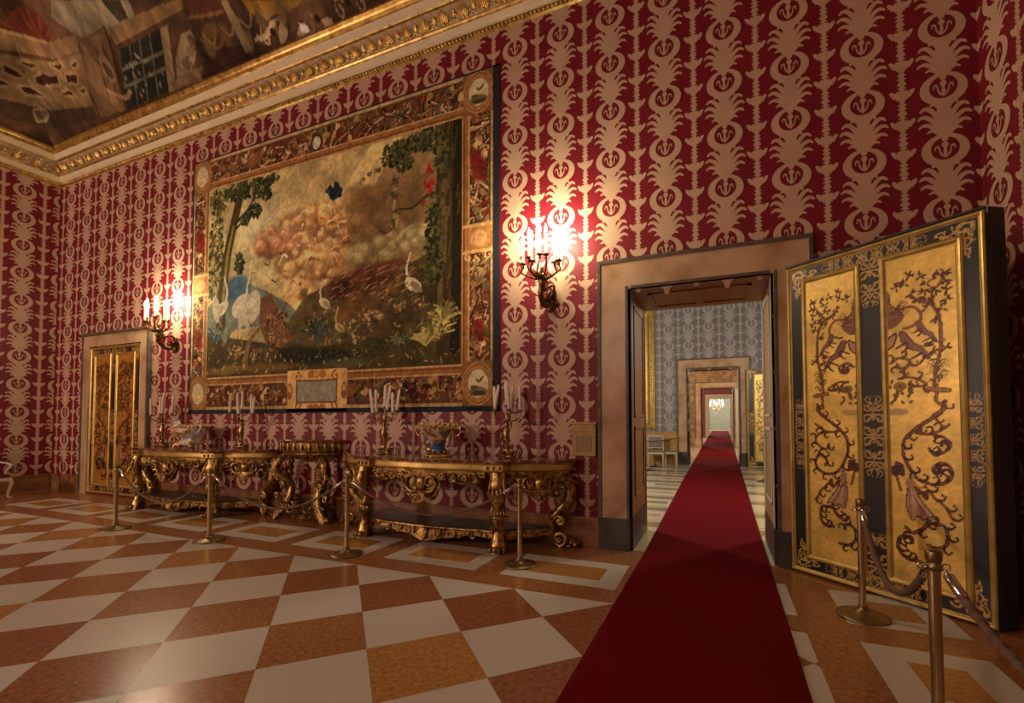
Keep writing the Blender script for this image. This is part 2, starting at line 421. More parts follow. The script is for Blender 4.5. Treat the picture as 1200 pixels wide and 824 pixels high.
def frame_inlay(x0, x1, y0, y1, w, xi0=None, mo=1, mi=2):
    for q in ([(x0, y0), (x1, y0), (x1 - w, y0 + w), (x0 + w, y0 + w)], [(x1, y0), (x1, y1), (x1 - w, y1 - w), (x1 - w, y0 + w)],
              [(x1, y1), (x0, y1), (x0 + w, y1 - w), (x1 - w, y1 - w)], [(x0, y1), (x0, y0), (x0 + w, y0 + w), (x0 + w, y1 - w)]):
        mb.add([(*p, zt) for p in q], [(0, 1, 2, 3)], mo)
    mb.add([(x0 + w, y0 + w, zt), (x1 - w, y0 + w, zt), (x1 - w, y1 - w, zt), (x0 + w, y1 - w, zt)], [(0, 1, 2, 3)], mi)
fy0, fy1 = -1.365, -.60
for k in range(8):
    x0 = -12.56 + 1.488 * k
    if k == 7: x0 = -2.14
    frame_inlay(x0, x0 + (1.2 if k < 7 else 1.205), fy0, fy1, .195)
frame_inlay(-.62, .56, fy0, fy1, .09)
frame_inlay(.90, 1.67, fy0, fy1, .2)
for k in range(6):
    frame_inlay(.905, 1.625, -1.69 - .9 - 1.25 * k + .05, -1.69 - 1.2 * k if k == 0 else -1.69 - 1.25 * k, .205)
for k in range(6):
    frame_inlay(-13.75, -13.0, -2.7 - 1.4 * k, -1.6 - 1.4 * k, .19)
struct(mb.build('floor', [M['marble_brown'], M['marble_white'], M['marble_orange'], M['marble_rust']]))

# ---- skirting
mb = MB()
def skirt(x0, x1, y0=-.035):
    mb.box(x0, x1, y0, 0, 0, .33, 0); mb.box(x0, x1, y0 - .012, 0, .33, .365, 0, .005)
skirt(-13.06 + 2.4, -1.415); skirt(XL, -13.12); skirt(.975, XR)
struct(mb.build('baseboard_back', M['marble_skirt']))
mb = MB(); mb.box(XL, XL + .035, -11.5, -.05, 0, .33); mb.box(XL, XL + .047, -11.5, -.05, .33, .365)
struct(mb.build('baseboard_left', M['marble_skirt']))
mb = MB(); mb.box(XR - .035, XR, -11.5, -.04, 0, .33); mb.box(XR - .047, XR, -11.5, -.04, .33, .365)
struct(mb.build('baseboard_right', M['marble_skirt']))

# ---- cornice: beads, cream bands, frieze of gilt palmettes, gilt roll
def cornice(name, length, place, nrm, t_a, t_b, orn0, orn1):
    """place(u, p, z): u along the wall, p out from it; mitred at u = 0 (t_a) and u = length (t_b)"""
    prof = [(0, 7.10, 1), (.03, 7.12, 1), (.035, 7.19, 1), (.02, 7.21, 0), (.05, 7.235, 0), (.07, 7.315, 0), (.085, 7.325, 1), (.10, 7.345, 1), (.09, 7.365, 2), (.12, 7.45, 2), (.165, 7.585, 2),
            (.20, 7.59, 1), (.21, 7.61, 1), (.215, 7.615, 0), (.25, 7.72, 0), (.27, 7.725, 1), (.30, 7.75, 1), (.285, 7.775, 1), (.30, 7.80, 1), (.33, 7.83, 1), (.33, 7.86, 1), (.28, 7.90, 1)]
    m = MB()
    for i in range(len(prof) - 1):
        (p0, z0, k0), (p1, z1, k1) = prof[i], prof[i + 1]
        m.add([place(t_a * p0, p0, z0), place(length - t_b * p0, p0, z0), place(length - t_b * p1, p1, z1), place(t_a * p1, p1, z1)], [(0, 1, 2, 3)], k1)
    u = orn0
    P = lambda a, z, d: place(a, .085 + (z - 7.36) * .36 + d, z)
    n3 = np.array(nrm, float)
    while u < orn1:                                  # one palmette and one bud between two of them
        for k in range(-3, 4):
            a = k * .36
            L = .20 - .022 * abs(k)
            b = np.array(P(u + .012 * k, 7.385, .005)); tip = np.array(P(u + math.sin(a) * L * .9, 7.385 + math.cos(a) * L, .03))
            m.leaf(b, tip - b, n3, np.linalg.norm(tip - b), .023, .30, .6, 1, 5, 4)
        m.blob(P(u, 7.385, .02), .024, 6, 4, 1)
        for sgn in (-1, 1):
            pts = [P(u + sgn * (.03 + x), 7.378 + y, .012) for x, y in ((0, 0), (.05, -.004), (.10, .012), (.12, .05), (.10, .075), (.08, .06))]
            m.tube(smooth_path(pts, 3), .0095, 5, 1)
        v = u + .165
        for k in (-1, 0, 1):
            b = np.array(P(v, 7.42, .005)); tip = np.array(P(v + .045 * k, 7.53 + (.03 if k == 0 else 0), .025))
            m.leaf(b, tip - b, n3, np.linalg.norm(tip - b), .018, .25, .6, 1, 5, 4)
        m.blob(P(v, 7.41, .014), .018, 6, 4, 1)
        u += .33
    u = orn0
    while u < orn1:                                  # bead row
        m.blob(place(u, .036, 7.155), (.022, .022, .024), 6, 4, 1); u += .062
    o = m.build(name, [M['plaster'], M['gilt'], M['frieze_bg']]); struct(o); return o
cornice('trim_1', XR - XL, lambda u, p, z: (XL + u, -p, z), (0, -1, 0), 1, 1, .16, XR - XL - .1)
cornice('trim_2', 11.6, lambda u, p, z: (XL + p, -u, z), (1, 0, 0), 1, 0, .16, 4.2)
cornice('trim_3', 11.6, lambda u, p, z: (XR - p, -u, z), (-1, 0, 0), 1, 0, .16, .8)

# ---- ceiling: painted cove over the cornice, dim flat above
CZ = lambda p: 7.90 + (p - .28) * 1.3
FB = dict(
rail=[(-14.0,1.67),(-13.24,1.45),(-12.17,1.15),(-11.25,1.09),(-11.48,0.96),(-12.36,1.01),(-13.67,1.3),(-14.47,1.53)],
body=[(-14.47,1.53),(-13.67,1.3),(-12.4,1.0),(-11.44,0.94),(-12.07,0.48),(-13.37,0.61),(-14.71,0.94),(-15.53,1.2)],
low=[(-15.53,1.2),(-14.71,0.94),(-13.37,0.61),(-12.07,0.48),(-12.21,0.35),(-13.75,0.45),(-15.2,0.77),(-16.09,1.03)],
h1=[(-13.88,1.19),(-13.72,1.13),(-13.57,1.05),(-13.51,1.01),(-13.69,1.03),(-13.95,1.12)],
h2=[(-13.17,0.94),(-12.86,0.95),(-12.73,0.89),(-12.5,0.87),(-12.59,0.8),(-12.82,0.83),(-13.1,0.85),(-13.23,0.9)],
h3=[(-12.24,0.84),(-12.09,0.81),(-11.92,0.8),(-12.08,0.73),(-12.2,0.76),(-12.33,0.77)],
h4=[(-13.83,0.94),(-13.51,0.88),(-13.28,0.76),(-13.78,0.87)],
h5=[(-12.47,0.97),(-12.15,0.93),(-12.31,0.9)],
h6=[(-11.91,0.89),(-11.69,0.89),(-11.84,0.86)],
h7=[(-13.32,1.14),(-12.86,1.03),(-13.09,1.04)],
h8=[(-12.73,0.7),(-12.45,0.71),(-12.34,0.64)],
h9=[(-12.16,0.66),(-11.94,0.65),(-12.04,0.62)],
h0=[(-14.72,1.2),(-14.29,1.08),(-14.14,1.0),(-14.59,1.09)],
shell=[(-13.09,1.45),(-12.67,1.52),(-12.26,1.51),(-11.94,1.41),(-11.89,1.26),(-12.0,1.16),(-12.64,1.29)],
drap=[(-10.86,1.34),(-9.54,1.12),(-9.6,0.98),(-10.31,1.0),(-10.98,1.0),(-10.91,1.16)],
drapd=[(-10.17,1.22),(-9.73,1.15),(-9.76,0.98),(-10.01,0.97)],
drapl=[(-11.36,1.42),(-10.73,1.31),(-11.01,1.01),(-11.18,1.02),(-11.63,1.31)],
ped=[(-11.27,1.05),(-10.46,1.03),(-10.53,0.92),(-11.16,0.32),(-12.03,0.35),(-11.88,0.59)],
rail2=[(-11.07,1.01),(-10.49,1.02),(-8.66,0.96),(-8.39,0.93),(-8.45,0.84),(-10.47,0.84),(-10.44,0.93)],
niche=[(-10.38,0.83),(-9.18,0.81),(-9.76,0.32),(-11.11,0.32)],
frame=[(-9.12,0.85),(-8.93,0.83),(-9.57,0.31),(-9.79,0.3)],
cary=[(-8.77,0.7),(-8.39,0.7),(-8.62,0.53),(-8.94,0.39),(-9.39,0.39),(-9.19,0.54)],
blk=[(-9.52,0.39),(-8.66,0.4),(-8.83,0.29),(-9.63,0.31)],
drum=[(-8.36,0.92),(-7.48,0.78),(-7.63,0.71),(-8.43,0.79)],
vase=[(-8.43,0.79),(-7.63,0.71),(-8.01,0.51),(-8.34,0.44),(-8.51,0.51),(-8.5,0.66)],
dark=[(-8.47,0.51),(-7.26,0.39),(-7.46,0.31),(-8.75,0.3)],
strap=[(-7.59,0.79),(-7.45,0.77),(-7.37,0.37),(-7.57,0.35)],
vol1=[(-7.33,0.4),(-7.03,0.37),(-6.78,0.42),(-6.66,0.48),(-6.78,0.51),(-6.93,0.46),(-7.14,0.45)],
vol2=[(-6.59,0.47),(-6.45,0.46),(-6.58,0.32),(-6.77,0.29),(-6.77,0.36)],
vol3=[(-6.41,0.33),(-6.22,0.4),(-6.08,0.35),(-6.24,0.28)],
vol4=[(-5.81,0.36),(-5.61,0.35),(-5.61,0.27),(-5.79,0.28)],
shield=[(-7.15,0.72),(-5.99,0.53),(-6.33,0.5),(-6.86,0.54),(-7.12,0.62)],
white=[(-6.26,0.4),(-6.12,0.35),(-6.12,0.3),(-6.27,0.32)],
sw=[(-13.91,0.68),(-13.66,0.66),(-13.52,0.61),(-13.77,0.56),(-13.99,0.59)],
)
FL = dict(
rail=[(1.93,1.28),(1.51,1.35),(0.89,1.49),(0.54,1.77),(0.43,1.59),(0.75,1.33),(1.43,1.12),(1.85,1.05)],
body=[(1.85,1.05),(1.43,1.12),(0.75,1.31),(0.38,1.59),(-0.08,1.02),(0.5,0.72),(1.23,0.59),(1.69,0.57)],
low=[(1.69,0.57),(1.23,0.59),(0.5,0.72),(-0.08,1.02),(-0.21,0.87),(0.41,0.5),(1.15,0.36),(1.61,0.32)],
h1=[(1.34,0.99),(1.24,0.99),(1.11,0.98),(1.04,0.97),(1.11,0.93),(1.28,0.92)],
h2=[(0.87,1.02),(0.8,1.12),(0.69,1.12),(0.59,1.17),(0.53,1.09),(0.64,1.05),(0.74,0.98),(0.83,0.97)],
h4=[(1.04,0.83),(0.89,0.88),(0.67,0.86),(0.93,0.79)],
h7=[(1.16,1.11),(0.9,1.18),(0.98,1.12)],
h0=[(1.53,0.77),(1.31,0.8),(1.18,0.79),(1.38,0.72)],
shell=[(1.48,1.4),(1.48,1.59),(1.37,1.71),(1.16,1.75),(0.95,1.66),(0.85,1.55),(1.19,1.44)],
sw=[(0.73,0.62),(0.65,0.68),(0.54,0.68),(0.55,0.57),(0.64,0.53)],
drapl=[(1.03,1.97),(0.7,2.14),(0.35,1.81),(0.41,1.74),(0.95,1.79)],
)
def fresco(c, D, seed):
    g = lambda k, col, a=1.0: c.poly(D[k], col, a) if k in D else None
    c.noise(.9, .35, seed)
    g('drapl', (118, 110, 88)); g('drap', (128, 120, 94)); g('drapd', (54, 50, 38)); g('shell', (92, 46, 30))
    if 'shell' in D:
        sx = np.mean([p[0] for p in D['shell']]); sy = np.min([p[1] for p in D['shell']])
        for k in range(7):
            a = PI * (.08 + .14 * k); c.line([(sx, sy), (sx + .7 * math.cos(a), sy + .42 * math.sin(a))], .03, (124, 70, 46), .5)
    g('body', (116, 96, 66)); g('rail', (122, 98, 68)); g('low', (70, 56, 42))
    r = D['rail']; c.line([r[5], r[6]], .05, (80, 60, 40), sm=False); c.line([r[0], r[1], r[2]], .04, (150, 124, 90), sm=False)
    for k in 'h1 h2 h3 h4 h5 h6 h7 h8 h9 h0'.split():
        if k in D:
            c.line(D[k] + D[k][:1], .07, (140, 118, 84), sm=False); c.poly(D[k], (58, 36, 24))
    if 'sw' in D:
        c.line(D['sw'] + D['sw'][:1], .06, (134, 116, 88)); c.poly(D['sw'], (90, 74, 54))
    for k, col in (('ped', (104, 82, 58)), ('rail2', (118, 96, 64)), ('niche', (36, 38, 30)), ('frame', (126, 108, 78)), ('dark', (50, 32, 26)), ('cary', (124, 108, 80)), ('blk', (112, 92, 64)),
                   ('drum', (74, 46, 32)), ('vase', (62, 46, 30)), ('strap', (126, 110, 80)), ('shield', (128, 98, 42))):
        g(k, col)
    if 'niche' in D:
        a, b, d, e = (np.array(p) for p in D['niche'])
        for t in (.25, .5, .75): c.line([a + (b - a) * t, e + (d - e) * t], .025, (84, 82, 66), sm=False)
        for t in (.35, .62): c.line([a + (e - a) * t, b + (d - b) * t], .03, (92, 90, 74), sm=False)
        rr = np.random.RandomState(3)
        for k in range(26):
            t, q = rr.rand(2); p = a + (b - a) * t + (e - a) * (.15 + .75 * q); c.ell(p[0], p[1], .03, .02, (130, 124, 104), .7)
        q = D['ped']; c.line([q[1], q[2], q[3]], .05, (64, 46, 32), sm=False); c.line([q[5], q[4]], .05, (70, 50, 34), sm=False)
        q = D['rail2']; c.line([q[6], q[5], q[4]], .05, (72, 54, 36), sm=False)
        for x, p in ((-8.6, .62), (-8.75, .55), (-9.0, .47)): c.ell(x, p, .09, .05, (92, 76, 54), .8)
    for k in 'vol1 vol2 vol3 vol4'.split():
        if k in D: c.poly(D[k], (150, 134, 102)); c.line(D[k], .03, (70, 52, 34))
    for x, p in ((-7.0, .40), (-6.66, .40), (-6.05, .35), (-5.4, .36), (-5.0, .34), (-4.5, .36), (-4.0, .4), (-3.4, .38), (-2.7, .42)):
        if 'niche' in D:
            c.line(spiral((x, p), .10, .02, .5, 8, 14), .022, (140, 122, 92)); c.ell(x + .17, p + .02, .05, .035, (40, 28, 20))
    if 'niche' in D:
        for (a, b) in (((-11.0, .90), (-11.45, .48)), ((-10.75, .92), (-11.2, .46)), ((-11.2, .62), (-10.9, .74))): c.line([a, b], .035, (78, 58, 40), sm=False)
        c.ell(-11.0, .72, .16, .13, (128, 106, 76), .9, .4); c.ell(-11.02, .70, .09, .08, (84, 64, 46)); c.line([(-11.35, .55), (-11.0, .42), (-10.75, .46)], .05, (132, 110, 80))
        for k in range(14):
            x = -8.3 + .45 * k; c.ell(x, .50 + .08 * math.sin(k * 2.3), .12, .08, (92, 70, 48) if k % 2 else (110, 90, 60), .8, .3 * k, .3)
            c.line([(x, .62), (x + .15, .52), (x + .32, .62)], .03, (120, 98, 66), .8)
        for x, p in ((-8.45, .66), (-8.62, .58), (-8.9, .45), (-8.55, .48)): c.line(spiral((x, p), .07, .02, 1, 7, 10), .02, (82, 62, 42))
        c.line([(-8.43, .79), (-8.0, .74), (-7.63, .71)], .03, (110, 76, 52)); c.ell(-8.1, .62, .2, .06, (92, 72, 46), .8); c.line([(-8.4, .6), (-8.1, .48), (-7.75, .58)], .03, (98, 76, 48))
    g('white', (216, 210, 200))
    c.noise(.5, .22, seed + 9)
    c.noise(.12, .16, seed + 5); c.I = np.clip(c.I * FRE, 0, 1)
res = .016
c = Canvas(XL + .2, -1.5, .28, 2.0, res, (74, 56, 40)); fresco(c, FB, 11)
ceil = MB(); ceil.box(XL - .3, XR + .3, YF, .3, CZ(2.0), CZ(2.0) + .1)
ceil = struct(ceil.build('ceiling', M['ceiling_paint']))
c.mesh('cove', lambda x, p: np.stack([np.clip(x, XL + p, XR - p), -p, CZ(p)], 1), M['fresco'], ceil)
c = Canvas(.2, 3.6, .28, 2.0, res, (74, 56, 40)); fresco(c, FL, 12)
c.mesh('cove', lambda d, p: np.stack([XL + p, -np.maximum(d, p), CZ(p)], 1), M['fresco'], ceil, flip=True)
c = Canvas(.2, 6.6, .28, 2.0, .1, (74, 56, 40)); c.noise(.9, .35, 4)
c.mesh('cove', lambda d, p: np.stack([XR - p, -np.maximum(d, p), CZ(p)], 1), M['fresco'], ceil)

# ---- the doorway: marble casing, dark plinths, panelled reveal
def casing(mb, x0, x1, z1, w, y, d, wt, plinth=.39, edge=.045, slots=(0, 1, 2)):
    """marble surround of an opening x0..x1, z1 high, standing d proud of the plane y (towards -y)"""
    a, b, k = slots
    for sx, xi in ((-1, x0), (1, x1)):
        lo, hi = sorted((xi, xi + sx * (w - edge)))
        mb.box(lo, hi, y - d, y, plinth, z1 + w - edge, a)
        lo, hi = sorted((xi + sx * (w - edge), xi + sx * w)); mb.box(lo, hi, y - d - .012, y, plinth, z1 + w, b, .004)
        lo, hi = sorted((xi, xi + sx * .035)); mb.box(lo, hi, y - d - .008, y, plinth, z1 + .035, b, .003)
        lo, hi = sorted((xi - sx * .003, xi + sx * (w + .004))); mb.box(lo, hi, y - d - .016, y, 0, plinth, k, .006)
    mb.box(x0, x1, y - d, y, z1, z1 + w - edge, a)
    mb.box(x0 - w + edge, x1 + w - edge, y - d - .012, y, z1 + w - edge, z1 + w, b)
    mb.box(x0 + .035, x1 - .035, y - d - .008, y, z1, z1 + .035, b)
mb = MB(); casing(mb, DX0, DX1, DZ, .385, -.001, .05, WT)
door1 = struct(mb.build('door_1', [M['marble_peach'], M['marble_edge'], M['marble_dark']]))
def reveal(x0, x1, z1, y0, y1, parent, mm, wood2):
    for sx, x in ((1, x0), (-1, x1)):
        m = MB(); t = .02
        w = 0 if sx > 0 else 1
        lo, hi = sorted((x, x + sx * t)); m.box(lo, hi, y0, y1, .39, z1, w)
        for (za, zb) in ((.62, 1.5), (1.62, z1 - .15)):
            for (ya, yb, zc, zd) in ((y0 + .2, y0 + .24, za, zb), (y1 - .24, y1 - .2, za, zb), (y0 + .2, y1 - .2, za, za + .04), (y0 + .2, y1 - .2, zb - .04, zb)):
                lo, hi = sorted((x + sx * t, x + sx * (t + .014))); m.box(lo, hi, ya, yb, zc, zd, w + 2, .004)
        lo, hi = sorted((x, x + sx * (t + .012))); m.box(lo, hi, y0 - .001, y1, 0, .40, 4)
        lo, hi = sorted((x, x + sx * (t + .01))); m.box(lo, hi, y0, y0 + .06, .40, z1, w + 2); m.box(lo, hi, y1 - .06, y1, .40, z1, w + 2)
        m.build('reveal_panel', mm, parent)
    m = MB(); m.box(x0 + .02, x1 - .02, y0, y1, z1 - .02, z1, 0)
    for (ya, yb) in ((y0 + .2, y0 + .24), (y1 - .24, y1 - .2)): m.box(x0 + .2, x1 - .2, ya, yb, z1 - .035, z1 - .02, 2)
    m.box((x0 + x1) / 2 - .05, (x0 + x1) / 2 + .05, y0 + .24, y1 - .24, z1 - .035, z1 - .02, 2)
    for x in (x0 + .2, x1 - .24): m.box(x, x + .04, y0 + .2, y1 - .2, z1 - .035, z1 - .02, 2)
    m.build('soffit_panel', mm, parent)
reveal(DX0, DX1, DZ, .005, WT, door1, [M['wood_brown'], M['wood_tan'], M['wood_brown'], M['white_paint'], M['marble_dark']], True)

# ================================================================== THE ROOMS BEYOND THE DOORWAY
Y2, Y3, Y4, Y5 = 11.23, 22.33, 40.1, 68.0
RX0, RX1 = -6.0, 3.2
def far_wall(name, y, hx0, hx1, hz, mats, pattern=True, thick=.8, hgt=7.0):
    m = MB(); m.box(RX0, hx0, y, y + thick, 0, hgt); m.box(hx1, RX1, y, y + thick, 0, hgt); m.box(hx0, hx1, y, y + thick, hz, hgt)
    if pattern:
        damask(m, -4.5, RX1, 1.13, 6.6, lambda u, z, d: (u, y - d, z), phase=-.33, z_ph=4.62, skip=lambda u, z: hx0 < u < hx1 and z < hz)
    return struct(m.build(name, mats))
far_wall('wall_second_room', Y2, -1.05, .61, 3.34, [M['grey_ground'], M['grey_silk']])
far_wall('wall_third_room', Y3, -1.0, .68, 3.34, [M['ochre_wall']], False, .8)
far_wall('wall_fourth_room', Y4, -.93, .84, 3.49, [M['pink_wall']], False, .8)
mb = MB(); mb.box(RX0, RX1, Y5, Y5 + .2, 0, 7)
struct(mb.build('wall_end', M['grey_wall']))
for nm, y, x0, x1, z1, w, mm in (('door_3', Y2, -1.05, .61, 3.34, .35, ('marble_peach', 'marble_edge', 'marble_dark')), ('door_4', Y3, -1.0, .68, 3.34, .34, ('marble_peach', 'marble_edge', 'marble_peach')),
                                 ('door_5', Y4, -.93, .84, 3.49, .36, ('plaster', 'plaster', 'plaster'))):
    mb = MB(); casing(mb, x0, x1, z1, w, y - .001, .05, .8, plinth=.45)
    d = struct(mb.build(nm, [M[k] for k in mm]))
    if nm != 'door_5':
        reveal(x0, x1, z1, y + .005, y + .8, d, [M['wood_tan'], M['white_paint'], M['wood_dark'], M['white_paint'], M['marble_dark']], True)
# side walls, ceilings and floors of the enfilade
for i, (ya, yb, mw) in enumerate(((WT, Y2, 'grey_ground'), (Y2 + .8, Y3, 'ochre_wall'), (Y3 + .8, Y4, 'pink_wall'), (Y4 + .8, Y5, 'grey_wall'))):
    nm = ('second', 'third', 'fourth', 'fifth')[i]
    mb = MB(); mb.box(RX0 - .1, RX0, ya, yb, 0, 7); struct(mb.build('wall_left_' + nm, M[mw]))
    mb = MB(); mb.box(RX1, RX1 + .1, ya, yb, 0, 7); struct(mb.build('wall_right_' + nm, M[mw]))
    mb = MB(); mb.box(RX0 - .1, RX1 + .1, ya, yb, 7, 7.1); struct(mb.build('ceiling_' + nm, M['ceiling_paint']))
mb = MB()
mb.box(RX0, RX1, 0, Y5, -.1, 0, 0)
zt2 = .001
def band(x0, x1, y0, y1, m): mb.add([(x0, y0, zt2), (x1, y0, zt2), (x1, y1, zt2), (x0, y1, zt2)], [(0, 1, 2, 3)], m)
y = .02
band(DX0, DX1, .02, .5, 0)
y = 1.35; k = 0
while y < Y2:                                      # grey bars with white fillets across the second room
    band(RX0, RX1, y, y + .34, 1); band(RX0, RX1, y + .44, y + .50, 2)
    for j in range(-5, 4):
        band(-.2 + j * 1.3, .35 + j * 1.3, y + .72, y + .98, 2 if (j + k) % 2 else 1)
    y += 1.24; k += 1
band(-2.05, -1.93, 1.3, Y2, 0); band(-2.2, -2.05, 1.3, Y2, 1)
y = Y2 + 1
while y < Y5:
    band(RX0, RX1, y, y + .4, 2); y += 1.3
struct(mb.build('floor_beyond', [M['cream_floor'], M['grey_floor'], M['tan_floor']]))
mb = MB()
mb.box(RX0, -1.41, Y2 - .03, Y2, 0, 1.08, 0); mb.box(RX0, -1.41, Y2 - .055, Y2, 1.08, 1.13, 0, .008); mb.box(RX0, -1.41, Y2 - .045, Y2, 0, .16, 0)
for x in (-5.3, -4.1, -2.9, -1.72):
    mb.box(x - .45, x + .22, Y2 - .042, Y2, .25, .28, 1); mb.box(x - .45, x + .22, Y2 - .042, Y2, .97, 1.0, 1)
mb.box(.97, RX1, Y2 - .03, Y2, 0, 1.08, 0); mb.box(.97, RX1, Y2 - .055, Y2, 1.08, 1.13, 0, .008)
struct(mb.build('baseboard_second_room', [M['wood_ochre'], M['gilt_paint']]))

# framed picture on the far wall of the second room
t = thing('framed_picture', 'large gilt framed dark painting on the grey damask wall beyond the doorway', 'picture', (-3.35, Y2 - .003, 1.2))
mb = MB(); W_, H_ = 2.4, 4.42
for k, (w0, w1, d0, d1) in enumerate(((0, .07, .05, .09), (.07, .16, .09, .12), (.16, .24, .12, .06), (.24, .30, .06, .04))):
    rects = []
    for (w, d) in ((w0, d0), (w1, d1)):
        rects.append([(-W_ / 2 + w, -d, w), (W_ / 2 - w, -d, w), (W_ / 2 - w, -d, H_ - w), (-W_ / 2 + w, -d, H_ - w)])
    mb.loft(rects, 0, False, True, False)
mb.box(-W_ / 2, W_ / 2, -.05, 0, 0, H_, 0)
for k in range(40):
    z = .12 + k * (H_ - .24) / 39
    for x in (-W_ / 2 + .115, W_ / 2 - .115): mb.blob((x, -.115, z), (.035, .02, .04), 6, 4)
mb.build('picture_frame', M['gilt_paint'], t)
mb = MB(); mb.box(-W_ / 2 + .29, W_ / 2 - .29, -.045, -.03, .29, H_ - .29); mb.build('canvas', M['canvas_dark'], t)

# ------------------------------------------------------------------ runner
L_ = [(-9.5, -.88, .455), (-3, -.882, .458), (0, -.862, .48), (3, -.89, .505), (7, -.93, .545), (13.5, -.955, .60), (22, -.985, .68), (40, -1.03, .85), (60, -1.10, .98)]
mb = MB(); n = len(L_); vs = []
for y, a, b in L_:
    for x, z in ((a, .0012), (a + .004, .010), (a + .03, .012), (b - .03, .012), (b - .004, .010), (b, .0012)): vs.append((x, y, z))
for k in range(n - 1):
    for i in range(5):
        mb.add([vs[k * 6 + i], vs[k * 6 + i + 1], vs[(k + 1) * 6 + i + 1], vs[(k + 1) * 6 + i]], [(0, 1, 2, 3)], 1 if i in (0, 1, 3, 4) else 0)
mb.box(-.88, .455, -9.505, -9.5, .001, .012, 1)
r = mb.build('carpet_runner', [M['carpet'], M['carpet_edge']])
tag(r, 'long plain deep red carpet runner laid through the doorway and the rooms beyond', 'carpet')

# ================================================================== THINGS
# ------------------------------------------------------------------ barrier posts and ropes
def make_post(label, x, y, group):
    t = thing('barrier_post', label, 'barrier post', (x, y, .0015), 0, group)
    m = MB(); m.lathe([(.001, 0), (.182, 0), (.186, .006), (.183, .014), (.14, .022), (.08, .034), (.045, .05), (.036, .07), (.036, .085)], n=36); m.build('base', M['brass_dark'], t)
    m = MB(); m.lathe([(.026, .03), (.026, .90)], n=20); m.build('pole', M['brass'], t)
    m = MB(); m.lathe([(.027, .845), (.033, .85), (.033, .875), (.028, .88), (.029, .885), (.034, .90), (.035, .935), (.031, .943), (.012, .947), (.001, .948)], n=20); m.build('cap', M['brass_dark'], t)
    for a in (0, PI):
        m = MB(); c = [(.033 * math.cos(a) + .016 * math.cos(a) * (1 - math.cos(b)), .0, .862 + .017 * math.sin(b)) for b in np.linspace(0, 2 * PI, 13)]
        m.tube(c, .004, 5, 0, caps=False); m.build('hook_ring', M['chrome'], t)
    return t
def make_rope(label, a, b, sag, rad, group, peak=.5):
    a = np.array(a, float); b = np.array(b, float); o = (a + b) / 2; o[2] = 0
    t = thing('barrier_rope', label, 'rope', tuple(o), 0, group)
    n = 360; S = np.linspace(0, 1, n); L = np.linalg.norm(b - a)
    S2 = S ** (math.log(.5) / math.log(peak))
    P = a + (b - a) * S[:, None]; P[:, 2] -= sag * 4 * S2 * (1 - S2); P -= o
    m = MB(); k = 2 * PI * L / (rad * 4.2) / n
    m.tube(P[9:-9], rad, 12, 0, None, 1.0, True, True, lambda i, th: 1 + .20 * math.cos(3 * th - k * i * 2.0)); m.build('cord', M['rope'], t)
    for (p, q) in ((0, 15), (-1, -16)):
        m = MB(); d = P[q] - P[p]
        m.tube([P[p] + d * .15, P[p] + d * .3, P[p] + d, P[p] + d * 1.5], [rad * .35, rad * 1.15, rad * 1.2, rad * 1.1], 8, 0); m.tube([P[p], P[p] + d * .3], rad * .35, 6)
        m.build('end_clip', M['chrome'], t)
    return t
GP, GR = 'barrier posts round the red room', 'ropes between the barrier posts'
posts = [(-8.235, -1.717), (-6.267, -1.637), (-4.119, -1.429), (-2.061, -1.011)]
PL = ['slim brass barrier post in front of the small gilded door, leftmost of the row', 'brass barrier post in front of the far gilded console table, second from the left',
      'brass barrier post at the left end of the near gilded console table', 'brass barrier post before the right end of the near console, left of the carpet']
for (x, y), l in zip(posts, PL): make_post(l, x, y, GP)
make_post('brass barrier post standing before the tall gold door leaf, its whole base in view', 1.045, -1.175, GP)
make_post('nearest brass barrier post at the bottom right, cut by the edge of the photo', .972, -2.78, GP)
RL = ['sagging rope from the leftmost post to the second, before the far console', 'sagging rope between the second and third posts, before the small side console', 'sagging rope across the front of the near console table']
for i, l in enumerate(RL):
    (xa, ya), (xb, yb) = posts[i], posts[i + 1]
    d = np.array([xb - xa, yb - ya]); d /= np.linalg.norm(d)
    make_rope(l, (xa + d[0] * .06, ya + d[1] * .06, .865), (xb - d[0] * .06, yb - d[1] * .06, .865), (.42, .38, .36)[i], .014, GR)
make_rope('thick twisted rope sagging between the two posts before the gold door leaf', (1.042, -1.235, .865), (.976, -2.72, .865), .36, .019, GR)
make_rope('thick twisted rope running from the nearest post out of the right edge of the photo', (.995, -2.835, .865), (1.62, -4.0, .865), .42, .019, GR)
make_post('distant brass barrier post in the next room before its gold door leaf', 1.02, 7.35, GP)

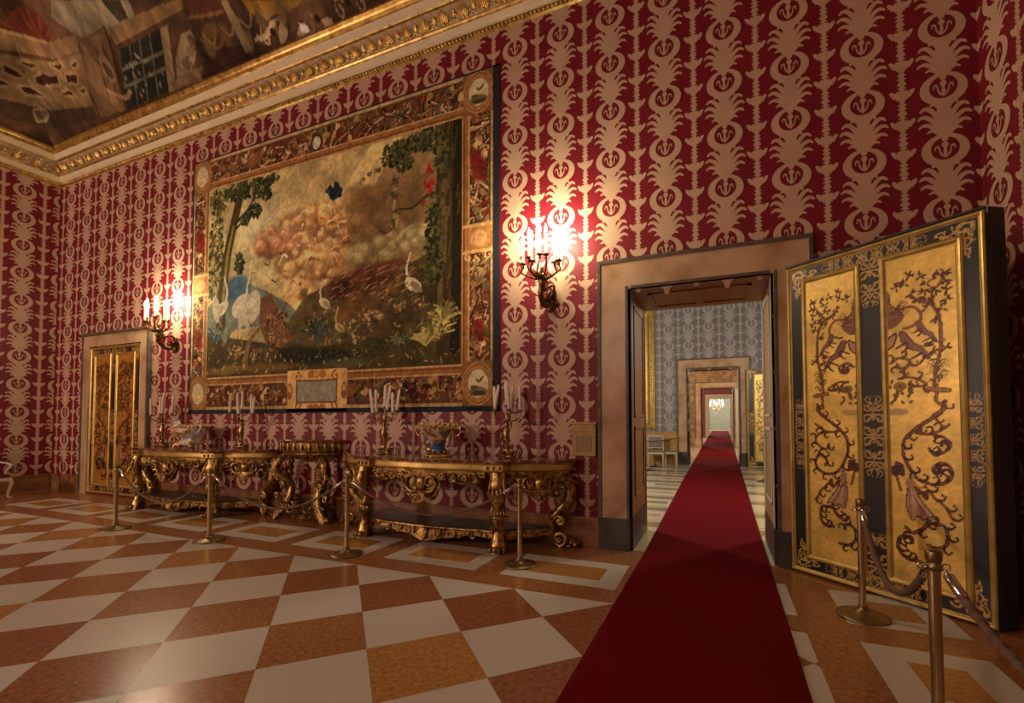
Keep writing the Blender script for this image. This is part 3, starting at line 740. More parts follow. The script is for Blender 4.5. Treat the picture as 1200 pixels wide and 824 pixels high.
# ------------------------------------------------------------------ wall lights
def make_sconce(label, loc):
    t = thing('wall_sconce', label, 'wall light', loc, 0, 'lit candle sconces on the red wall')
    # origin on the wall at the foot of the back plate; branches go up and out to a hub
    m = MB()
    m.blob((0, -.03, .06), (.06, .03, .10), 10, 8); m.blob((.05, -.03, .20), (.05, .03, .09), 10, 8)
    for k in range(9):
        a = PI * (k / 8) ; m.leaf((.02, -.04, .10), (math.cos(a) * .8, -.25, math.sin(a) - .4), (0, -1, 0), .14, .022, .35)
    m.leaf((0, -.03, .02), (0, -.1, -1), (0, -1, 0), .09, .03, .4)
    m.build('back_plate', M['bronze'], t)
    m = MB()
    m.tube(smooth_path([(0, -.05, .05), (-.04, -.15, .04), (-.03, -.27, .14), (.0, -.30, .26), (.0, -.31, .34), (0, -.31, .42)]), [.03] * 5 + [.036] * 5 + [.04] * 5 + [.05] * 5 + [.03] * 6, 8)
    m.tube(smooth_path([(.06, -.05, .22), (.10, -.14, .28), (.05, -.26, .22), (-.02, -.30, .18)]), .018, 6)
    rr = random.Random(5)
    for k in range(26):
        a = rr.random() * 2 * PI; z = .08 + .3 * rr.random()
        c = (.0 + .04 * math.cos(a), -.26 + .06 * math.sin(a), z)
        m.leaf(c, (math.cos(a), math.sin(a) - .3, rr.uniform(-.2, .9)), (0, 0, 1), rr.uniform(.06, .11), .016, .5)
    m.blob((0, -.31, .36), (.055, .055, .05)); m.blob((0, -.31, .45), (.025, .025, .05))
    m.build('stem', M['bronze'], t)
    pans = [(-.235, -.36, .53), (-.125, -.43, .575), (-.02, -.33, .64), (.095, -.42, .59), (.235, -.34, .52), (-.06, -.50, .50), (.14, -.22, .55)]
    for i, (x, y, z) in enumerate(pans):
        m = MB(); hb = np.array((0, -.31, .37)); e = np.array((x, y, z - .05))
        out = np.array((x, y + .31, 0)); out = out / (np.linalg.norm(out) + 1e-6)
        pts = smooth_path([hb, hb + out * .06 + (0, 0, -.035), (hb + e) / 2 + out * .05 + (0, 0, -.06), e + out * .02 + (0, 0, -.06), e], 5)
        m.tube(pts, np.linspace(.016, .010, len(pts)), 7)
        m.leaf(pts[7], out + np.array((0, 0, .6)), (0, 0, 1), .07, .015, .5); m.leaf(pts[12], -out + np.array((0, 0, .8)), out, .06, .012, .6)
        m.lathe([(.006, -.06), (.022, -.045), (.012, -.02), (.02, -.012)], (x, y, z), 10)
        m.build('arm', M['bronze'], t)
        m = MB(); m.lathe([(.008, -.012), (.045, -.004), (.050, .004), (.044, .004), (.020, .0), (.022, .03), (.016, .032), (.001, .03)], (x, y, z), 14); m.build('drip_pan', M['bronze'], t)
        m = MB(); m.lathe([(.0145, .03), (.0145, .27), (.011, .275), (.001, .275)], (x, y, z), 10); cd = m.build('candle', M['wax_lit'], t)
        m = MB(); m.lathe([(.004, .272), (.013, .285), (.019, .31), (.016, .34), (.008, .37), (.001, .39)], (x, y, z), 10); m.build('flame_bulb', M['flame'], cd)
    return t, pans
def sconce_lights(loc, pans, power):
    for i, (x, y, z) in enumerate(pans):
        ld = bpy.data.lights.new('candle_light', 'POINT'); ld.energy = power; ld.color = C_S; ld.shadow_soft_size = .025
        lo = bpy.data.objects.new('candle_light', ld); COL.objects.link(lo); lo.location = (loc[0] + x, loc[1] + y - .01, loc[2] + z + .42)
s1, pans = make_sconce('many armed lit bronze candle sconce right of the tapestry, above the near console', (-2.06, -.004, 3.04))
loc2 = (-9.93, -.004, 2.95)
s2 = copy_thing(s1, loc2, 0, 'many armed lit bronze candle sconce left of the tapestry, beside the small gilded door')
sconce_lights((-2.06, 0, 3.04), pans, P_SCONCE); sconce_lights(loc2, pans, P_SCONCE)

# ------------------------------------------------------------------ carved console tables
def acanthus_run(m, path, nrm, L, W, every=1, side=1, mat=0):
    for i in range(0, len(path) - 1, every):
        d = np.array(path[i + 1]) - np.array(path[i]); d = d / (np.linalg.norm(d) + 1e-9)
        b = np.cross(d, nrm) * side
        m.leaf(path[i], d * .5 + b * .8, nrm, L, W, .35, .4, mat, 5, 4)
def arc_plan(pts, k=10):
    P = [np.array(p, float) for p in smooth_path([(*p, 0) for p in pts], k)]
    S = np.concatenate([[0], np.cumsum([np.linalg.norm(P[i + 1] - P[i]) for i in range(len(P) - 1)])])
    def f(s):                                       # s in 0..1 -> point, outward normal
        q = s * S[-1]; i = min(max(int(np.searchsorted(S, q)) - 1, 0), len(P) - 2)
        t = (q - S[i]) / (S[i + 1] - S[i] + 1e-9); p = P[i] + (P[i + 1] - P[i]) * t
        d = P[i + 1] - P[i]; d /= np.linalg.norm(d)
        return p, np.array((d[1], -d[0], 0))
    return f, S[-1]
def carve_apron(m, F, L, ztop, drop, mid, heavy):
    """openwork carving hung along a curve: backing with a scalloped edge, C-scrolls, leaves and a central shell"""
    n = 44; T = []; B = []; T2 = []; B2 = []
    def low(s):
        a = abs(s - .5) * 2
        v = drop * (.42 + .16 * math.cos(a * 9)) * (1 if a < .93 else .8)
        if a < .36: v = drop * .5 + (mid - drop * .5) * (1 - (a / .36) ** 2.2)
        return v
    for i in range(n + 1):
        s = i / n; p, nn = F(s); q = low(s)
        T.append(p + nn * .012 + (0, 0, ztop)); B.append(p + nn * .012 + (0, 0, ztop - q)); T2.append(p - nn * .02 + (0, 0, ztop)); B2.append(p - nn * .02 + (0, 0, ztop - q))
    for i in range(n):
        m.add([T[i], B[i], B[i + 1], T[i + 1]], [(0, 1, 2, 3)], 1); m.add([T2[i], T2[i + 1], B2[i + 1], B2[i]], [(0, 1, 2, 3)], 1); m.add([B[i], B2[i], B2[i + 1], B[i + 1]], [(0, 1, 2, 3)], 1)
    P3 = lambda u, z, d: (lambda pn: pn[0] + pn[1] * (.012 + d) + np.array((0, 0, ztop + z)))(F(min(max(.5 + u / L, 0), 1)))
    p, nn = F(.5); nn = np.array(nn)
    # rim roll along the lower edge
    m.tube([P3((i / n - .5) * L, -low(i / n) + .006, .012) for i in range(n + 1)], .013, 6, 0)
    # central cartouche, shell and framing scrolls
    sc = mid / .42
    m.blob(P3(0, -.17 * sc, .02), (.085 * sc, .045, .095 * sc), 12, 8)
    for k in range(9):
        a = PI * (k - 4) / 10
        b = P3(0, -.25 * sc, .03); e = P3(math.sin(a) * .16 * sc, -.25 * sc - math.cos(a) * .19 * sc, .05)
        m.leaf(b, e - b, nn, np.linalg.norm(e - b), .018 * sc, .15, .7)
    for sg in (-1, 1):
        pts = [P3(sg * (.17 * sc + x * sc), -.15 * sc + y * sc, .02) for x, y in spiral((0, 0), .15, .03, -2.3 if sg > 0 else -2.3, 2.6, 18)]
        pts = [P3(sg * sc * (.13 + x), sc * (-.16 + y), .025) for x, y in spiral((0, 0), .125, .03, -2.2, 5.0, 22)]
        m.tube(pts, np.linspace(.022, .012, len(pts)) * (.7 + .3 * sc), 7)
        for k in range(7):
            a = -2.0 + .55 * k
            b = P3(sg * sc * (.13 + .13 * math.cos(a)), sc * (-.16 + .13 * math.sin(a)), .02); e = P3(sg * sc * (.13 + .21 * math.cos(a)), sc * (-.16 + .21 * math.sin(a)), .035)
            m.leaf(b, e - b, nn, np.linalg.norm(e - b), .018 * sc, .35)
        # running scrolls towards the legs
        u = .33 * sc; k = 0
        while u < L / 2 - .05:
            r = .062 * heavy
            pts = [P3(sg * (u + x), -.085 * heavy + (y if k % 2 else -y), .02) for x, y in spiral((0, 0), r, .012, PI, PI + 6.6, 18)]
            m.tube(pts, np.linspace(.014, .009, len(pts)), 6)
            for j in range(4):
                b = P3(sg * (u - .02 + .02 * j), -.03 - .03 * j, .015); e = b + (P3(sg * (u + .05), -.05 - .03 * j, .03) - b)
                m.leaf(b, e - b, nn, .075, .014, .4)
            m.blob(P3(sg * (u + .075), -.05, .02), .018, 6, 4)
            u += .135 * heavy; k += 1
def lion_leg(m, x, y, ztop, ang):
    """front leg: carved knee with acanthus, waist, collar and a clawed paw"""
    f = np.array((math.sin(ang), -math.cos(ang), 0)); s = np.array((math.cos(ang), math.sin(ang), 0)); o = np.array((x, y, 0))
    prof = [(.0, .07, .125), (.05, .06, .12), (.14, .055, .085), (.26, .035, .062), (.34, .03, .066), (.40, .03, .085), (.46, .04, .07), (.52, .05, .075), (.60, .065, .09), (.70, .085, .105), (.80, .09, .11), (.88, .07, .10), (ztop, .05, .10)]
    prof = [(z * ztop / prof[-1][0] if i == len(prof) - 1 else z, c, r) for i, (z, c, r) in enumerate(prof)]
    m.loft([[o + f * (c - .02) + s * (r * math.cos(2 * PI * k / 12)) + f * (r * .85 * math.sin(2 * PI * k / 12)) + (0, 0, z) for k in range(12)] for z, c, r in prof], 0)
    for k in range(-2, 3):                           # knee leaves hanging forward
        b = o + f * .10 + s * (.032 * k) + np.array((0, 0, ztop - .06)); m.leaf(b, f * .25 + s * (.10 * k) + (0, 0, -1), f, .30 - .03 * abs(k), .026, .12, .5)
        b = o + f * .045 + s * (.03 * k) + np.array((0, 0, .60)); m.leaf(b, f * .1 + s * (.05 * k) + (0, 0, -1), f, .2, .02, .2, .5)
        b = o + f * .06 + s * (.03 * k) + np.array((0, 0, .22)); m.leaf(b, f * .2 + s * (.12 * k) + (0, 0, 1), f, .15, .018, .35, .5)
    for sg in (-1, 1):
        c = o + f * .09 + s * (sg * .085) + np.array((0, 0, ztop - .20))
        m.tube([c + f * a + np.array((0, 0, b)) for a, b in spiral((0, 0), .062, .012, 1.2, 8.2, 20)], .016, 6)
        m.blob(o + s * (sg * .10) + f * .03 + np.array((0, 0, .40)), .028)
    m.lathe([(.075, .385), (.095, .40), (.095, .42), (.075, .435)], o + f * .01, 14)
    for k in (-1.5, -.5, .5, 1.5):                   # toes and claws
        c = o + f * (.12 + .02 * (1.5 - abs(k))) + s * (.055 * k) + np.array((0, 0, .045)); m.blob(c, (.034, .05, .043), 8, 6)
        m.leaf(c + f * .03 + np.array((0, 0, .0)), f + np.array((0, 0, -.9)), f, .05, .012, .0, .8)
    m.blob(o + f * .02 + np.array((0, 0, .05)), (.115, .11, .05), 10, 6)
def scroll_leg(m, sg, cx, y, ztop):
    """back leg: two C-scrolls with volutes, seen from the side"""
    Pt = lambda x, z, d=0: np.array((cx + sg * x, y + d, z))
    up = [(1.72, ztop), (1.745, .85), (1.775, .77), (1.785, .66), (1.76, .58), (1.70, .50), (1.62, .425), (1.56, .37), (1.53, .31)]
    lo = [(1.70, .39), (1.64, .385), (1.585, .34), (1.55, .26), (1.545, .17), (1.575, .08), (1.63, .03), (1.70, .022), (1.80, .03)]
    nr = (0, 1, 0)
    for pts, w in ((up, .06), (lo, .05)):
        P = smooth_path([Pt(*p) for p in pts], 5); k = len(P)
        m.tube(P, [w * (.75 + .5 * math.sin(PI * i / (k - 1))) for i in range(k)], 8, 0, nr, 1.3)
        m.tube([p + np.array((0, -.055 - w * .3, 0)) for p in P], .018, 6)
        acanthus_run(m, [p + np.array((0, -.05, 0)) for p in P], (0, -1, 0), .07, .018, 7, sg)
    for c, r, a0, a1 in (((1.655, .70), .125, 1.0, 9.5), ((1.67, .115), .095, -1.6, 6.5), ((1.675, .33), .055, 1.8, -5.0)):
        m.tube([Pt(x, z, -.095) for x, z in spiral(c, r, .018, a0, a1, 30)], np.linspace(.032, .016, 31), 8); m.blob(Pt(*c, -.10), (.024, .03, .024), 8, 6)
    m.blob(Pt(1.80, .065), (.07, .08, .06), 10, 6)
    for k in range(4): m.blob(Pt(1.86, .045, -.06 + .04 * k), (.03, .025, .035), 6, 5)
    for k in range(5): m.leaf(Pt(1.79, .80 - .12 * k, -.03), (sg * .8, -.3, .4), (0, -1, 0), .10, .024, .4)
def plan_line(sc=1.0, dy=0.0, x=0.0):
    side = [(1.86, -.02), (1.84, -.13), (1.70, -.30), (1.42, -.45), (1.16, -.545)]
    front = [(.88, -.665), (.5, -.735), (0, -.765), (-.5, -.735), (-.88, -.665)]
    return side, front
def outline(off, blocks=True):
    """outline of the table in plan, back edge at the wall, inset by off"""
    side, front = plan_line()
    r = [np.array((*p, 0)) for p in smooth_path([(*p, 0) for p in side], 5)]
    f = [np.array((*p, 0)) for p in smooth_path([(*p, 0) for p in front], 5)]
    blk = [(1.18, -.555), (1.14, -.69), (.90, -.74), (.875, -.665)]
    L = [tuple(p[:2]) for p in r] + blk + [tuple(p[:2]) for p in f] + [(-x, y) for x, y in blk[::-1]] + [(-p[0], p[1]) for p in r[::-1]]
    out = []
    for x, y in L:
        k = 1 - off / 1.86; ky = 1 - off / .74
        out.append((x * k, min(y * ky, -.015)))
    return out
def make_console(label, cx):
    t = thing('console_table', label, 'console table', (cx, -.06, .0015), 0, 'pair of carved gilt console tables with marble tops')
    def slab(m, offs, slot):
        m.loft([[(x, y, z) for x, y in outline(o)] for o, z in offs], slot, False)
    m = MB(); slab(m, [(.03, 1.053), (.005, 1.062), (0, 1.075), (0, 1.09), (.012, 1.10)], 0); m.build('marble_top', M['breccia'], t)
    m = MB(); slab(m, [(.075, .955), (.06, .965), (.055, .985), (.06, 1.035), (.04, 1.045), (.04, 1.053)], 0)
    for sg in (-1, 1):
        for k in range(3):
            c = np.array((sg * (.93 + .075 * k), -.655 + .0 * k, 1.008)); m.blob(c + np.array((0, -.03 + .018 * k, 0)), (.014, .012, .022), 6, 5, 1)
    m.build('top_rim', [M['gilt_paint'], M['wood_dark']], t)
    F, L = arc_plan([(.86, -.60), (.5, -.675), (0, -.70), (-.5, -.675), (-.86, -.60)][::-1])
    m = MB(); carve_apron(m, F, L, .957, .28, .42, 1.0); m.build('front_apron', [M['gilt_dark'], M['gilt_dark']], t)
    for sg in (-1, 1):
        pts = [(1.10, -.50), (1.42, -.40), (1.66, -.25), (1.76, -.10)]
        pts = [(sg * x, y) for x, y in pts]
        if sg < 0: pts = pts[::-1]
        F, L = arc_plan(pts); m = MB(); carve_apron(m, F, L, .957, .26, .36, .8); m.build('side_apron', [M['gilt_dark'], M['gilt_dark']], t)
    for sg in (-1, 1):
        m = MB(); lion_leg(m, sg * 1.02, -.56, .957, sg * .35); m.build('leg', M['gilt_dark'], t)
        m = MB(); scroll_leg(m, sg, 0, -.075, .957); m.build('leg', M['gilt_dark'], t)
    sh = [(1.58, -.04), (1.50, -.16), (1.25, -.34), (1.05, -.50), (.8, -.52), (.4, -.56), (0, -.585)]
    sh = sh + [(-x, y) for x, y in sh[::-1][1:]]
    m = MB(); m.loft([[(x * k, y * k, z) for x, y in sh] for k, z in ((.98, .195), (1, .20), (1, .225), (.985, .235))], 0, False); m.build('lower_shelf', M['marble_dark'], t)
    m = MB()
    P = smooth_path([(x, y - .012, .212) for x, y in sh], 4); m.tube(P, .022, 7, 0)
    n = len(P); F2 = []; B2 = []
    def dip(s): return .05 + .105 * math.exp(-((s - .5) / .07) ** 2) + .03 * abs(math.sin(s * 34)) + .03 * math.exp(-((abs(s - .5) - .3) / .04) ** 2)
    for i in range(3, n - 3):
        s = i / (n - 1); d = np.array(P[i]) - np.array((0, .3, .212)); d = d / np.linalg.norm(d)
        F2.append((np.array(P[i]) + d * .006, np.array(P[i]) + d * .012 - (0, 0, dip(s)), np.array(P[i]) - d * .02 - (0, 0, dip(s)), np.array(P[i]) - d * .02))
        if i % 2: continue
        L = dip(s)
        m.leaf(np.array(P[i]) + d * .012 + (0, 0, -.01), d * .25 + np.array((.55 * math.sin(i * 1.7), 0, -1)), d, L * 1.15, .026, .30)
        m.tube([np.array(P[i]) + d * .026 + np.array((a, 0, b - .04)) for a, b in spiral((0, 0), .034, .008, i, i + 6, 12)], .010, 5)
    m.loft(F2, 0, False)
    for sg in (-1, 1):
        for u in (.16, .30, .47, .66): m.tube([(sg * (u + a), -.60 + .12 * u * u, .145 + b) for a, b in spiral((0, 0), .05, .012, 2, 8.6, 20)], .013, 6)
    for k in range(-4, 5): m.leaf((.02 * k, -.60, .18), (.22 * k, -.1, -1), (0, -1, 0), .155 - .010 * abs(k), .018, .2)
    m.build('shelf_carving', M['gilt_dark'], t)
    return t
con = make_console('near carved gilt console table with dark marble top, left of the doorway', -3.535)
copy_thing(con, (-8.76, -.06, .0015), 0, 'far carved gilt console table with dark marble top, beside the small gilded door')

# ------------------------------------------------------------------ small side console between the two tables
t = thing('side_console', 'small tall carved gilt wall console between the two large console tables', 'console table', (-6.17, -.055, .0015))
def demi(r, ry, z, n=18): return [(r * math.cos(a), -ry * abs(math.sin(a)) - .002, z) for a in np.linspace(0, PI, n)]
m = MB(); m.loft([demi(.64, .40, 1.235), demi(.66, .42, 1.245), demi(.66, .42, 1.27), demi(.64, .41, 1.28)], 0, False); m.build('marble_top', M['breccia'], t)
m = MB(); m.loft([demi(.20, .12, .93), demi(.40, .24, .985), demi(.52, .32, 1.05), demi(.57, .36, 1.13), demi(.60, .38, 1.20), demi(.62, .385, 1.235)], 1)
for k in range(13):
    a = PI * (k + .5) / 13; c, s_ = math.cos(a), -math.sin(a)
    m.leaf((.60 * c, .385 * s_, 1.225), (-.15 * c, -.1 * s_, -1), (c, s_, 0), .16, .035, .12, .6, 0)
    m.leaf((.52 * c, .33 * s_, 1.07), (-.9 * c, -.9 * s_, -.8), (c, s_, 0), .16, .03, .1, .6, 0)
m.tube([(p[0] * 1.0, p[1] * 1.0, 1.06) for p in demi(.545, .345, 1.06)], .014, 6)
m.build('bowl_frieze', [M['gilt_dark'], M['gilt_dark']], t)
for sg in (-1, 1):
    m = MB(); Pt = lambda x, y, z: np.array((sg * x, y, z))
    a1 = smooth_path([Pt(.40, -.20, 1.0), Pt(.50, -.26, .90), Pt(.50, -.24, .74), Pt(.38, -.16, .62), Pt(.30, -.13, .52)], 6)
    a2 = smooth_path([Pt(.44, -.16, .60), Pt(.33, -.14, .54), Pt(.30, -.16, .40), Pt(.36, -.20, .24), Pt(.48, -.24, .10), Pt(.55, -.25, .05)], 6)
    for P, w in ((a1, .042), (a2, .042)):
        k = len(P); m.tube(P, [w * (.7 + .5 * math.sin(PI * i / (k - 1))) for i in range(k)], 8, 0, (0, 1, 0), 1.2)
        acanthus_run(m, [p + np.array((0, -.04, 0)) for p in P], (0, -1, 0), .12, .022, 1, sg); acanthus_run(m, [p + np.array((0, -.03, 0)) for p in P], (0, -1, 0), .11, .020, 1, -sg); acanthus_run(m, [p + np.array((sg * .02, .04, 0)) for p in P], (0, -1, 0), .15, .03, 2, -sg)
    for k in range(9): m.blob(Pt(.43 - .012 * abs(k - 4), -.10, .16 + .095 * k), (.05, .05, .055), 7, 6)
    for c, r in (((.40, .84), .09), ((.42, .16), .085), ((.40, .53), .06), ((.52, .36), .055), ((.53, .70), .05)):
        m.tube([Pt(x, -.25, z) for x, z in spiral(c, r, .015, .5, 8.5, 26)], np.linspace(.022, .012, 27), 6)
    m.blob(Pt(.57, -.24, .05), (.07, .07, .05), 8, 6)
    m.build('leg', M['gilt_dark'], t)
m = MB(); rr = random.Random(4)
m.loft([[(x * k, y * k, z) for x, y, _ in demi(.50, .27, 0)] for k, z in ((.95, .0), (1, .03), (.8, .09), (.55, .13))], 0, False)
for k in range(34):
    a = PI * rr.random(); r = rr.uniform(.5, 1)
    m.leaf((.5 * r * math.cos(a), -.28 * r * math.sin(a), rr.uniform(.04, .24)), (math.cos(a) * .8, -.8, rr.uniform(-.3, 1)), (0, -1, .3), rr.uniform(.10, .17), .026, .5)
for sg in (-1, 1): m.tube([(sg * (.2 + x), -.28, .2 + z) for x, z in spiral((0, 0), .11, .02, 2, 9, 24)], .018, 6)
m.build('base_carving', M['gilt_dark'], t)

# ------------------------------------------------------------------ candelabra
def make_candelabrum(label, x, y, z, seed, rz=0):
    rr = random.Random(seed)
    t = thing('candelabrum', label, 'candelabrum', (x, y, z), rz, 'unlit candelabra on the console tables')
    m = MB()
    m.lathe([(.001, 0), (.105, 0), (.11, .012), (.085, .022), (.07, .045), (.075, .06), (.05, .075), (.03, .09), (.045, .11), (.02, .125)], n=18)
    for k in range(3):
        a = 2 * PI * k / 3 - PI / 2; d = np.array((math.cos(a), math.sin(a), 0))
        m.tube([d * (.10 + p) + np.array((0, 0, .04 + q)) for p, q in spiral((0, 0), .04, .01, 1, 7, 16)], .012, 6); m.leaf(d * .05 + (0, 0, .07), d + (0, 0, -.4), (0, 0, 1), .09, .022, .3)
    m.build('base', M['bronze_gilt'], t)
    m = MB()                                          # figured stem
    P = [(0, 0, .10), (.008, 0, .15), (.012, -.005, .20), (.0, -.01, .26), (-.012, 0, .31), (-.004, .0, .36), (.0, 0, .40), (.0, 0, .43), (.0, 0, .46)]
    m.tube(P, [.016, .026, .022, .036, .044, .036, .020, .032, .012], 9)
    m.tube(smooth_path([(-.03, 0, .36), (-.07, -.02, .33), (-.06, -.03, .27)], 4), .012, 6); m.tube(smooth_path([(.03, 0, .37), (.065, 0, .42), (.03, 0, .49)], 4), .012, 6)
    m.tube(smooth_path([(-.015, 0, .24), (-.05, -.03, .19), (-.02, -.02, .12)], 4), .017, 6)
    for k in range(10):
        a = k * 2.1; m.leaf((.025 * math.cos(a), .025 * math.sin(a), .14 + .03 * k), (math.cos(a), math.sin(a), .8), (0, 0, 1), .05, .012, .5)
    m.lathe([(.012, .45), (.03, .475), (.016, .50), (.028, .54), (.012, .57), (.001, .60)], n=12)
    m.build('figure_stem', M['bronze_gilt'], t)
    for k in range(6):
        a = 2 * PI * k / 5 + rr.uniform(-.2, .2) + seed; R = .175 if k < 5 else 0.0
        zt = (.60 + rr.uniform(-.03, .03)) if k < 5 else .66
        px, py = R * math.cos(a), R * math.sin(a)
        m = MB(); d = np.array((math.cos(a), math.sin(a), 0))
        if k < 5:
            P = smooth_path([(0, 0, .50), d * .06 + (0, 0, .475), d * .13 + (0, 0, .49), d * .17 + (0, 0, .54), d * R + (0, 0, zt - .01)], 4)
            m.tube(P, np.linspace(.011, .008, len(P)), 6); m.leaf(P[6], d + (0, 0, .8), (0, 0, 1), .05, .012, .5); m.leaf(P[9], -d + (0, 0, .6), (0, 0, 1), .045, .010, .6)
        else: m.tube([(0, 0, .58), (0, 0, zt)], .008, 6)
        m.build('arm', M['bronze_gilt'], t)
        m = MB(); m.lathe([(.006, -.012), (.032, -.004), (.036, .005), (.018, .004), (.020, .035), (.014, .036), (.001, .03)], (px, py, zt), 12); m.build('drip_pan', M['bronze_gilt'], t)
        m = MB(); tl = (rr.uniform(-.05, .05), rr.uniform(-.05, .05)); L = rr.uniform(.29, .34)
        m.tube([(px, py, zt + .02), (px + tl[0] * .5, py + tl[1] * .5, zt + .02 + L / 2), (px + tl[0] * .97, py + tl[1] * .97, zt + L), (px + tl[0], py + tl[1], zt + L + .03)], [.021, .020, .018, .004], 10)
        m.build('candle', M['wax'], t)
    return t
for i, (x, l) in enumerate(((-9.69, 'candelabrum with leaning unlit candles at the left end of the far console table'), (-7.52, 'candelabrum with leaning unlit candles at the right end of the far console table'),
                            (-4.50, 'candelabrum with leaning unlit candles at the left end of the near console table'), (-2.54, 'candelabrum with leaning unlit candles at the right end of the near console table'))):
    make_candelabrum(l, x, -.33, 1.103, 3 + i * 5)

# ------------------------------------------------------------------ porcelain centrepieces
t = thing('porcelain_centrepiece', 'footed porcelain bowl with blue stem, flower rim and thin loop handles on the near console', 'bowl', (-3.53, -.40, 1.103))
m = MB(); m.lathe([(.001, 0), (.20, 0), (.21, .012), (.19, .022), (.15, .03), (.13, .05), (.001, .05)], n=24, sy=.8)
for k in range(12):
    a = 2 * PI * k / 12; m.leaf((.12 * math.cos(a), .10 * math.sin(a), .04), (math.cos(a), math.sin(a), .2), (0, 0, 1), .08, .025, .4)
m.build('base', M['gilt'], t)
m = MB(); m.lathe([(.001, .045), (.135, .045), (.14, .08), (.115, .13), (.075, .155), (.06, .165), (.001, .165)], n=24, sy=.85); m.blob((-.085, -.085, .09), (.05, .03, .04), 8, 6, 1); m.build('stem', [M['porcelain_blue'], M['gilt']], t)
m = MB(); m.lathe([(.001, .16), (.07, .16), (.10, .18), (.15, .22), (.20, .28), (.235, .34), (.25, .37), (.24, .375), (.20, .33), (.12, .25), (.001, .22)], n=28, sy=.75)
for sg in (-1, 1):                                    # figures clinging to the sides
    m.tube([(sg * .14, -.05, .12), (sg * .19, -.06, .17), (sg * .20, -.06, .23), (sg * .23, -.05, .29)], [.018, .028, .034, .018], 8); m.blob((sg * .235, -.05, .315), .026)
    m.tube([(sg * .14, -.05, .13), (sg * .21, -.07, .09)], .016, 6)
m.build('bowl', M['porcelain_brown'], t)
m = MB(); rr = random.Random(9)
for k in range(46):
    a = 2 * PI * k / 46; r = .245 + rr.uniform(-.02, .02); c = np.array((r * math.cos(a), .75 * r * math.sin(a), .385 + rr.uniform(-.03, .05)))
    m.blob(c, (.024, .022, .022), 6, 5, rr.choice((0, 0, 1)))
    for j in range(3): m.leaf(c, (math.cos(a) + rr.uniform(-.8, .8), math.sin(a) + rr.uniform(-.8, .8), rr.uniform(-.2, 1)), (0, 0, 1), .05, .016, .4, .4, rr.choice((0, 1)))
m.build('flower_rim', [M['porcelain_rim'], M['gilt']], t)
for sg in (-1, 1):
    m = MB(); m.tube(smooth_path([(sg * .235, 0, .30), (sg * .30, -.02, .275), (sg * .345, -.02, .31), (sg * .35, -.02, .37), (sg * .31, -.01, .42)], 6), .009, 7); m.build('handle', M['gilt'], t)
t = thing('porcelain_centrepiece', 'square white and gold porcelain basket on scroll feet on the far console', 'basket', (-8.72, -.40, 1.103))
def sq(h, z, e=.16):
    o = []
    for k in range(24):
        a = 2 * PI * k / 24; r = h / (abs(math.cos(a)) ** 4 + abs(math.sin(a)) ** 4) ** .25; o.append((r * math.cos(a), .75 * r * math.sin(a), z))
    return o
m = MB(); m.loft([sq(.16, .05), sq(.20, .06), sq(.19, .11), sq(.15, .15), sq(.17, .18), sq(.23, .26), sq(.26, .33), sq(.275, .36), sq(.25, .36), sq(.20, .25)], 0)
m.build('basket', M['porcelain'], t)
m = MB(); rr = random.Random(2)
for sx in (-1, 1):
    for sy in (-1, 1):
        m.tube([(sx * (.15 + p), sy * .12, .05 + q) for p, q in spiral((0, 0), .05, .012, 2.5, -4, 16)], .02, 7); m.tube(smooth_path([(sx * .15, sy * .11, .10), (sx * .22, sy * .14, .05), (sx * .24, sy * .15, .015)], 5), .022, 7)
m.build('scroll_feet', M['gilt'], t)
for sg in (-1, 1):
    m = MB(); m.tube(smooth_path([(sg * .23, -.06, .26), (sg * .32, -.07, .30), (sg * .36, -.06, .40), (sg * .30, -.05, .46), (sg * .24, -.05, .40)], 6), .02, 7)
    for k in range(6): m.blob((sg * (.25 + .02 * k), -.08 + .02 * (k % 3), .40 + .015 * (k % 4)), .026, 6, 5)
    m.build('handle', M['porcelain'], t)
m = MB()
for k in range(30):
    a = 2 * PI * k / 30; r = .27 / (abs(math.cos(a)) ** 4 + abs(math.sin(a)) ** 4) ** .25
    m.blob((r * math.cos(a), .75 * r * math.sin(a), .365), (.026, .026, .022), 6, 5)
m.build('gold_rim', M['gilt'], t)
m = MB(); m.tube([(.2 * math.sin(a), -.20 + .02 * math.cos(a) , .33 - .07 * math.cos(a)) for a in np.linspace(-1.5, 1.5, 15)], .018, 7)
for k in range(7): m.leaf((-.15 + .05 * k, -.20, .30 - .02 * (3 - abs(k - 3))), (.1 * (k - 3), -.4, -1), (0, -1, 0), .10, .024, .3)
m.build('gold_swag', M['gilt'], t)

# ================================================================== TAPESTRY (a plain woodland scene in a trophy border)
TX0, TZ0, TW, TH = -9.47, 1.71, 6.67, 4.90
tp = thing('tapestry', 'huge woven tapestry of a woodland with water birds, hanging on the red damask wall', 'tapestry', (TX0, -.012, TZ0))
rs = np.random.RandomState(21)
fx0, fx1, fy0_, fy1_ = .50, 6.06, .68, 4.27
c = Canvas(fx0, fx1, fy0_, fy1_, .0125, (150, 122, 70))
X, Y = c.X, c.Y
